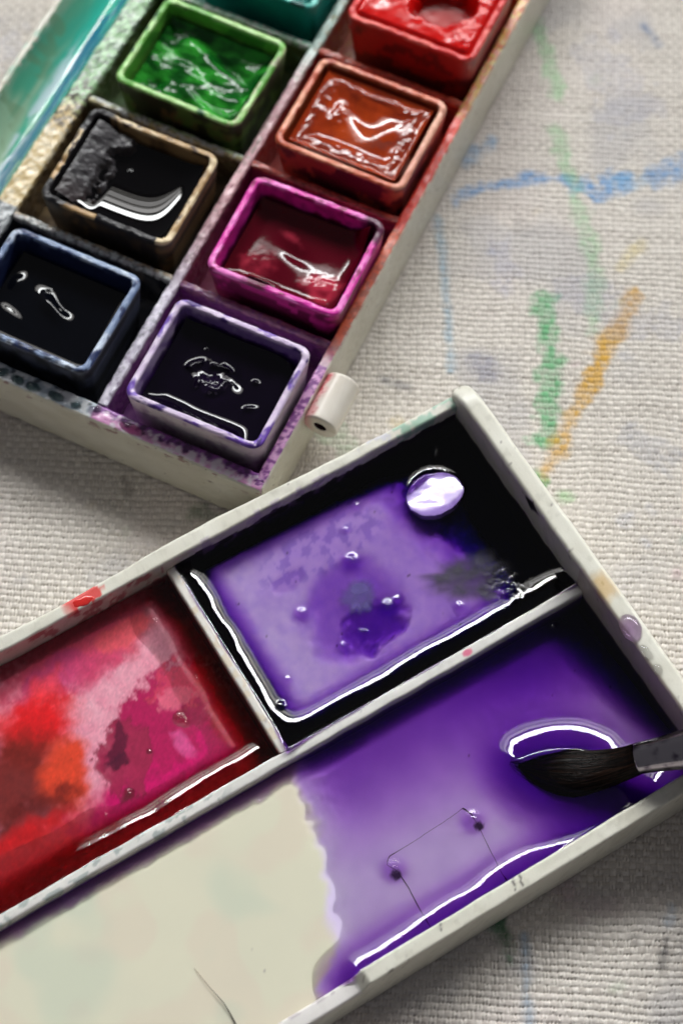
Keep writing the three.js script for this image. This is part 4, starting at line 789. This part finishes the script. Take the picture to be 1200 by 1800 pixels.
// films of drying paint that float on the violet wash, and the big glossy flake
function film(name, cl, cw, rl, rw, rot, rag, color, sd, wrinkle = 0) {
  const n = 120, k = 40, th = 0.03;
  const out = (a) => 1 + rag * (fbm(Math.cos(a) * 2.2 + 5, Math.sin(a) * 2.2, 4, sd) - 0.5) * 2;
  const at = (t, a, up) => {
    const r = t * out(a), x = rl * r * Math.cos(a), y = rw * r * Math.sin(a), l = cl + x * Math.cos(rot) - y * Math.sin(rot), w = cw + x * Math.sin(rot) + y * Math.cos(rot);
    return [-l, topA(l, w) + (up ? th * Math.sqrt(Math.max(0, 1 - t ** 6)) + wrinkle * Math.abs(fbm(l * 1.5, w * 1.5, 3, sd + 2) - 0.5) * (1 - t ** 4) : -th), w, ...scaleC(color, 0.8 + 0.4 * fbm(l * 1.2, w * 1.2, 3, sd + 4)), 0.62 * (1 - sstep(0.45, 0.98, t)) * (0.5 + fbm(l * 0.8, w * 0.8, 3, sd + 6))];
  };
  const g = sheet(k, n, (i, j) => at(Math.max(i / k, 0.002), 2 * Math.PI * j / n, true), { wrap: true, alpha: true });
  part(name, outward(g), M.film, washA);
}
film('paint_film', 21.4, 13.4, 2.6, 2.2, 0.2, 0.4, S(92, 80, 148), 301);
film('paint_film', 9.6, 17.8, 5.4, 3.4, -0.5, 0.42, S(58, 55, 66), 305, 0.08);
{
  const n = 140, k = 40, [cl, cw] = FLAKE;
  const out = (a) => 1 + 0.07 * (fbm(Math.cos(a) * 2 + 8, Math.sin(a) * 2, 4, 311) - 0.5) * 2;
  const at = (t, a, up) => {
    const r = t * out(a), x = 3.3 * r * Math.cos(a), y = 2.9 * r * Math.sin(a), l = cl + x, w = cw + y;
    const rise = 0.66 + 0.26 * y - 0.06 * x - 0.05 * y * y * 0.3 + 0.14 * (fbm(l * 0.45, w * 0.45, 2, 312) - 0.5);
    return [-l, LEVEL + 0.35 + (up ? rise + 0.1 * Math.sqrt(Math.max(0, 1 - t ** 5)) : Math.min(rise - 0.15, -0.2)), w, ...mix(S(160, 130, 205), S(110, 80, 160), 0.4 * sstep(0.5, 0.7, fbm(l * 1.4, w * 1.4, 3, 313)))];
  };
  const g = sheet(2 * k, n, (i, j) => { const a = 2 * Math.PI * j / n; return i <= k ? at(Math.max(i / k, 0.002), a, true) : at(Math.max((2 * k - i) / k, 0.002), a, false); }, { wrap: true });
  part('glossy_flake', outward(g), M.flake, washA);
}

// ---------------------------------------------------------------- brush body
{
  const o = thing('paintbrush', 'small round brush with wet dark hair dipping into the violet wash', 'paintbrush');
  o.position.set(NECK.x * MM, NECK.y * MM, NECK.z * MM);
  const rel = (p) => [p.x - NECK.x, p.y - NECK.y, p.z - NECK.z], up = new THREE.Vector3(0, 1, 0);
  const frame = (t) => { const d = tuft.getTangent(t), s = new THREE.Vector3().crossVectors(d, up).normalize(), n = new THREE.Vector3().crossVectors(s, d).normalize(); return [d, s, n]; };
  const N = 90, n = 48;
  const core = sheet(N, n, (i, j) => {
    const t = i / N, p = tuft.getPoint(t), [, s, q] = frame(t), a = 2 * Math.PI * j / n, r = tuftR(t) * (1 + 0.05 * (noise(Math.cos(a) * 5 + 5, Math.sin(a) * 5 + t * 2, 321) - 0.5) + 0.08 * (noise(a * 6, t * 1.2, 325) - 0.5) + 0.03 * Math.sin(a * 31 + 3 * noise(t * 6, 2, 325)));
    p.addScaledVector(s, r * Math.cos(a)).addScaledVector(q, 0.86 * r * Math.sin(a));
    return [...rel(p), ...mix(mix(S(30, 10, 46), S(14, 9, 8), sstep(0.05, 0.4, t)), S(56, 36, 26), sstep(0.4, 1, t) * 0.9 * noise(a * 9, t * 3, 322))];
  }, { wrap: true });
  part('hair_body', outward(core), M.hair, o);
  // single hairs along the outside and fanning out at the tip
  const gs = [];
  for (let k = 0; k < 520; k++) {
    const a0 = rnd() * 2 * Math.PI, len0 = rnd() * rnd() * 0.5, lift = 1.0 + 0.035 * rnd(), fan = k < 70 ? 0.55 * rnd() : k < 160 ? 0.3 * rnd() : 0.1 * rnd(), seg = 14, wob = rnd() * 10, over = k < 70 ? 0.9 * rnd() : 0;
    gs.push(sheet(seg, 3, (i, j) => {
      const t = lerp(1, k < 70 ? 0 : len0, i / seg), [d, s, q] = frame(t), p = tuft.getPoint(t), a = a0 + 0.12 * Math.sin(t * 5 + wob), r = tuftR(t) * lift + fan * sstep(0.3, 0, t), b = 2 * Math.PI * j / 3, th = 0.045 * (1 - 0.75 * i / seg);
      p.addScaledVector(s, r * Math.cos(a) + th * Math.cos(b)).addScaledVector(q, 0.86 * r * Math.sin(a) + th * Math.sin(b)); if (i === seg) p.addScaledVector(d, -over);
      return [...rel(p), ...(k % 6 ? S(14, 10, 9) : S(50, 32, 24))];
    }, { wrap: true }));
  }
  const hairs = part('hairs', upward(mergeGeometries(gs)), M.hair, o); hairs.userData.kind = 'stuff';
  const side = new THREE.Vector3().crossVectors(AXIS, up).normalize(), nor = new THREE.Vector3().crossVectors(side, AXIS);
  const lathe = (prof, cnt, color) => outward(capped(sheet(prof.length - 1, cnt, (i, j) => {
    const [s, r] = prof[i], a = 2 * Math.PI * j / cnt, p = new THREE.Vector3().addScaledVector(AXIS, s).addScaledVector(side, r * Math.cos(a)).addScaledVector(nor, r * Math.sin(a));
    return [p.x, p.y, p.z, ...color(s, a)];
  }, { wrap: true }), [[0, true], [(prof.length - 1) * cnt, false]], cnt));
  const fp = []; fp.push([0.25, 1.3], [0.0, 1.5], [-0.12, 1.6], [-0.06, 1.7]);
  for (let s = 0.1; s < 26; s += 0.25) fp.push([s, 1.72 + 0.55 * sstep(0, 8, s) + 0.35 * sstep(8, 24, s) - 0.09 * Math.exp(-Math.pow((s - 19) / 0.35, 2)) - 0.09 * Math.exp(-Math.pow((s - 21) / 0.35, 2))]);
  part('ferrule', lathe(fp, 72, (s, a) => { const f = fbm(s * 0.9, a * 2, 3, 331); return mix(S(168, 162, 168), S(60, 44, 72), 0.8 * sstep(0.52, 0.8, f)); }), M.metal, o);
  const hp = []; for (let s = 25.6; s < 150; s += 2) hp.push([s, 2.5 + 0.9 * Math.sin(Math.PI * clamp((s - 25) / 60)) - 1.4 * sstep(70, 150, s)]);
  part('handle', lathe(hp, 40, () => [1, 1, 1]), M.wood, o);
}

// ---------------------------------------------------------------- drops on the rims, and a stray hair
function drop(label, base, x, y, z, rx, rz, h, turn, material, group, rag = 0.12, sd = 1) {
  const n = 48, k = 14;
  const g = sheet(k + 2, n, (i, j) => {
    const a = 2 * Math.PI * j / n, r = 1 + rag * (fbm(Math.cos(a) * 1.6 + 4, Math.sin(a) * 1.6, 3, 340 + sd) - 0.5) * 2;
    if (i > k) return i === k + 1 ? [0.985 * rx * r * Math.cos(a), -0.05, 0.985 * rz * r * Math.sin(a)] : [0, -0.05, 0].map((v, c) => c === 1 ? -0.05 : (c ? rz : rx) * 0.01 * (c ? Math.sin(a) : Math.cos(a)));
    const t = Math.max(0.01, i / k); return [rx * r * t * Math.cos(a), h * Math.pow(Math.max(0, 1 - t ** 2.4), 0.6), rz * r * t * Math.sin(a)];
  }, { wrap: true });
  const m = solid('paint_drop', outward(g), material, label, 'paint drop', group);
  const [X, Z] = toWorld(base, x, z); m.position.set(X * MM, y * MM, Z * MM); m.rotation.y = base.turn + turn; return m;
}
drop('glossy red paint blot on the back rim of the mixing tray', TRAY, -48.7, 7.86, -0.75, 1.35, 0.6, 0.16, -0.05, M.red, null, 0.25, 11);
drop('round pale violet drop on the right rim of the mixing tray', TRAY, 0.75, 10.17, 33.9, 1.15, 1.75, 0.75, -0.1, M.dropViolet, null, 0.1, 1);
drop('small clear water drop on the tray rim just below the violet drop', TRAY, 0.55, 10.17, 37.2, 0.5, 1.0, 0.3, 0.1, M.dropClear, null, 0.3, 2);
drop('small clear water drop on the tray rim nearest the brush', TRAY, 0.5, 10.17, 39.4, 0.5, 0.75, 0.35, 0, M.dropClear, null, 0.15, 3);
drop('dark grey-green drop on the box rim, second of the row below the navy pan', BOX, -10.4, 8.05, 20.0, 0.9, 0.55, 0.35, -0.1, M.dropGrey, null, 0.25, 4);
drop('pale teal drop on the white box rim at the left edge of the photo', BOX, -12.4, 8.05, 19.9, 0.8, 0.6, 0.35, 0, M.dropGrey, null, 0.25, 5);
drop('grey teal drop on the box rim, third of the row below the navy pan', BOX, -8.3, 8.05, 20.1, 1.0, 0.6, 0.4, 0.1, M.dropGrey, null, 0.3, 6);
drop('speckled dark drop on the box rim, fourth of the row below the navy pan', BOX, -5.3, 8.05, 20.1, 1.1, 0.6, 0.35, -0.05, M.dropGrey, null, 0.3, 7);
drop('small black-edged drop on the box rim just left of the lilac drop', BOX, -2.6, 8.05, 20.1, 0.75, 0.55, 0.3, 0.05, M.dropGrey, null, 0.35, 8);
drop('lilac drop on the box rim where the column divider meets the front wall', BOX, -0.45, 8.05, 19.8, 0.75, 0.65, 0.3, 0.2, M.dropViolet, null, 0.3, 9);
drop('long magenta drop on the front rim of the box below the lilac pan', BOX, 4.7, 8.05, 20.05, 1.75, 0.62, 0.35, -0.12, M.dropMagenta, null, 0.2, 10);
{
  const pts = [[57.9, 40.4, 0.05], [57.5, 42.9, 0.2], [57.05, 45.2, 0.2], [57.05, 47.6, 0.1], [57.3, 50.2, 0.5], [57.8, 52.4, 2.4]];
  const cv = new THREE.CatmullRomCurve3(pts.map(([l, w, h]) => { const [x, z] = toWorld(TRAY, -l, w); return new THREE.Vector3(x, LEVEL + 0.1 + h, z); })), N = 120, p0 = cv.getPoint(0);
  const g = sheet(N, 6, (i, j) => { const t = i / N, p = cv.getPoint(t), d = cv.getTangent(t), a = 2 * Math.PI * j / 6, r = lerp(0.02, 0.075, sstep(0, 0.8, t)), s = new THREE.Vector3(-d.z, 0, d.x).normalize(); return [p.x - p0.x + s.x * r * Math.cos(a), p.y - p0.y + r * Math.sin(a), p.z - p0.z + s.z * r * Math.cos(a), ...mix(S(120, 84, 40), S(24, 22, 18), sstep(0, 0.35, t))]; }, { wrap: true });
  const m = solid('stray_hair', outward(g), M.hair, 'single dark curved hair lying on the dry white floor of the front well', 'hair'); m.position.set(p0.x * MM, p0.y * MM, p0.z * MM);
}

renderer.render(scene, camera);
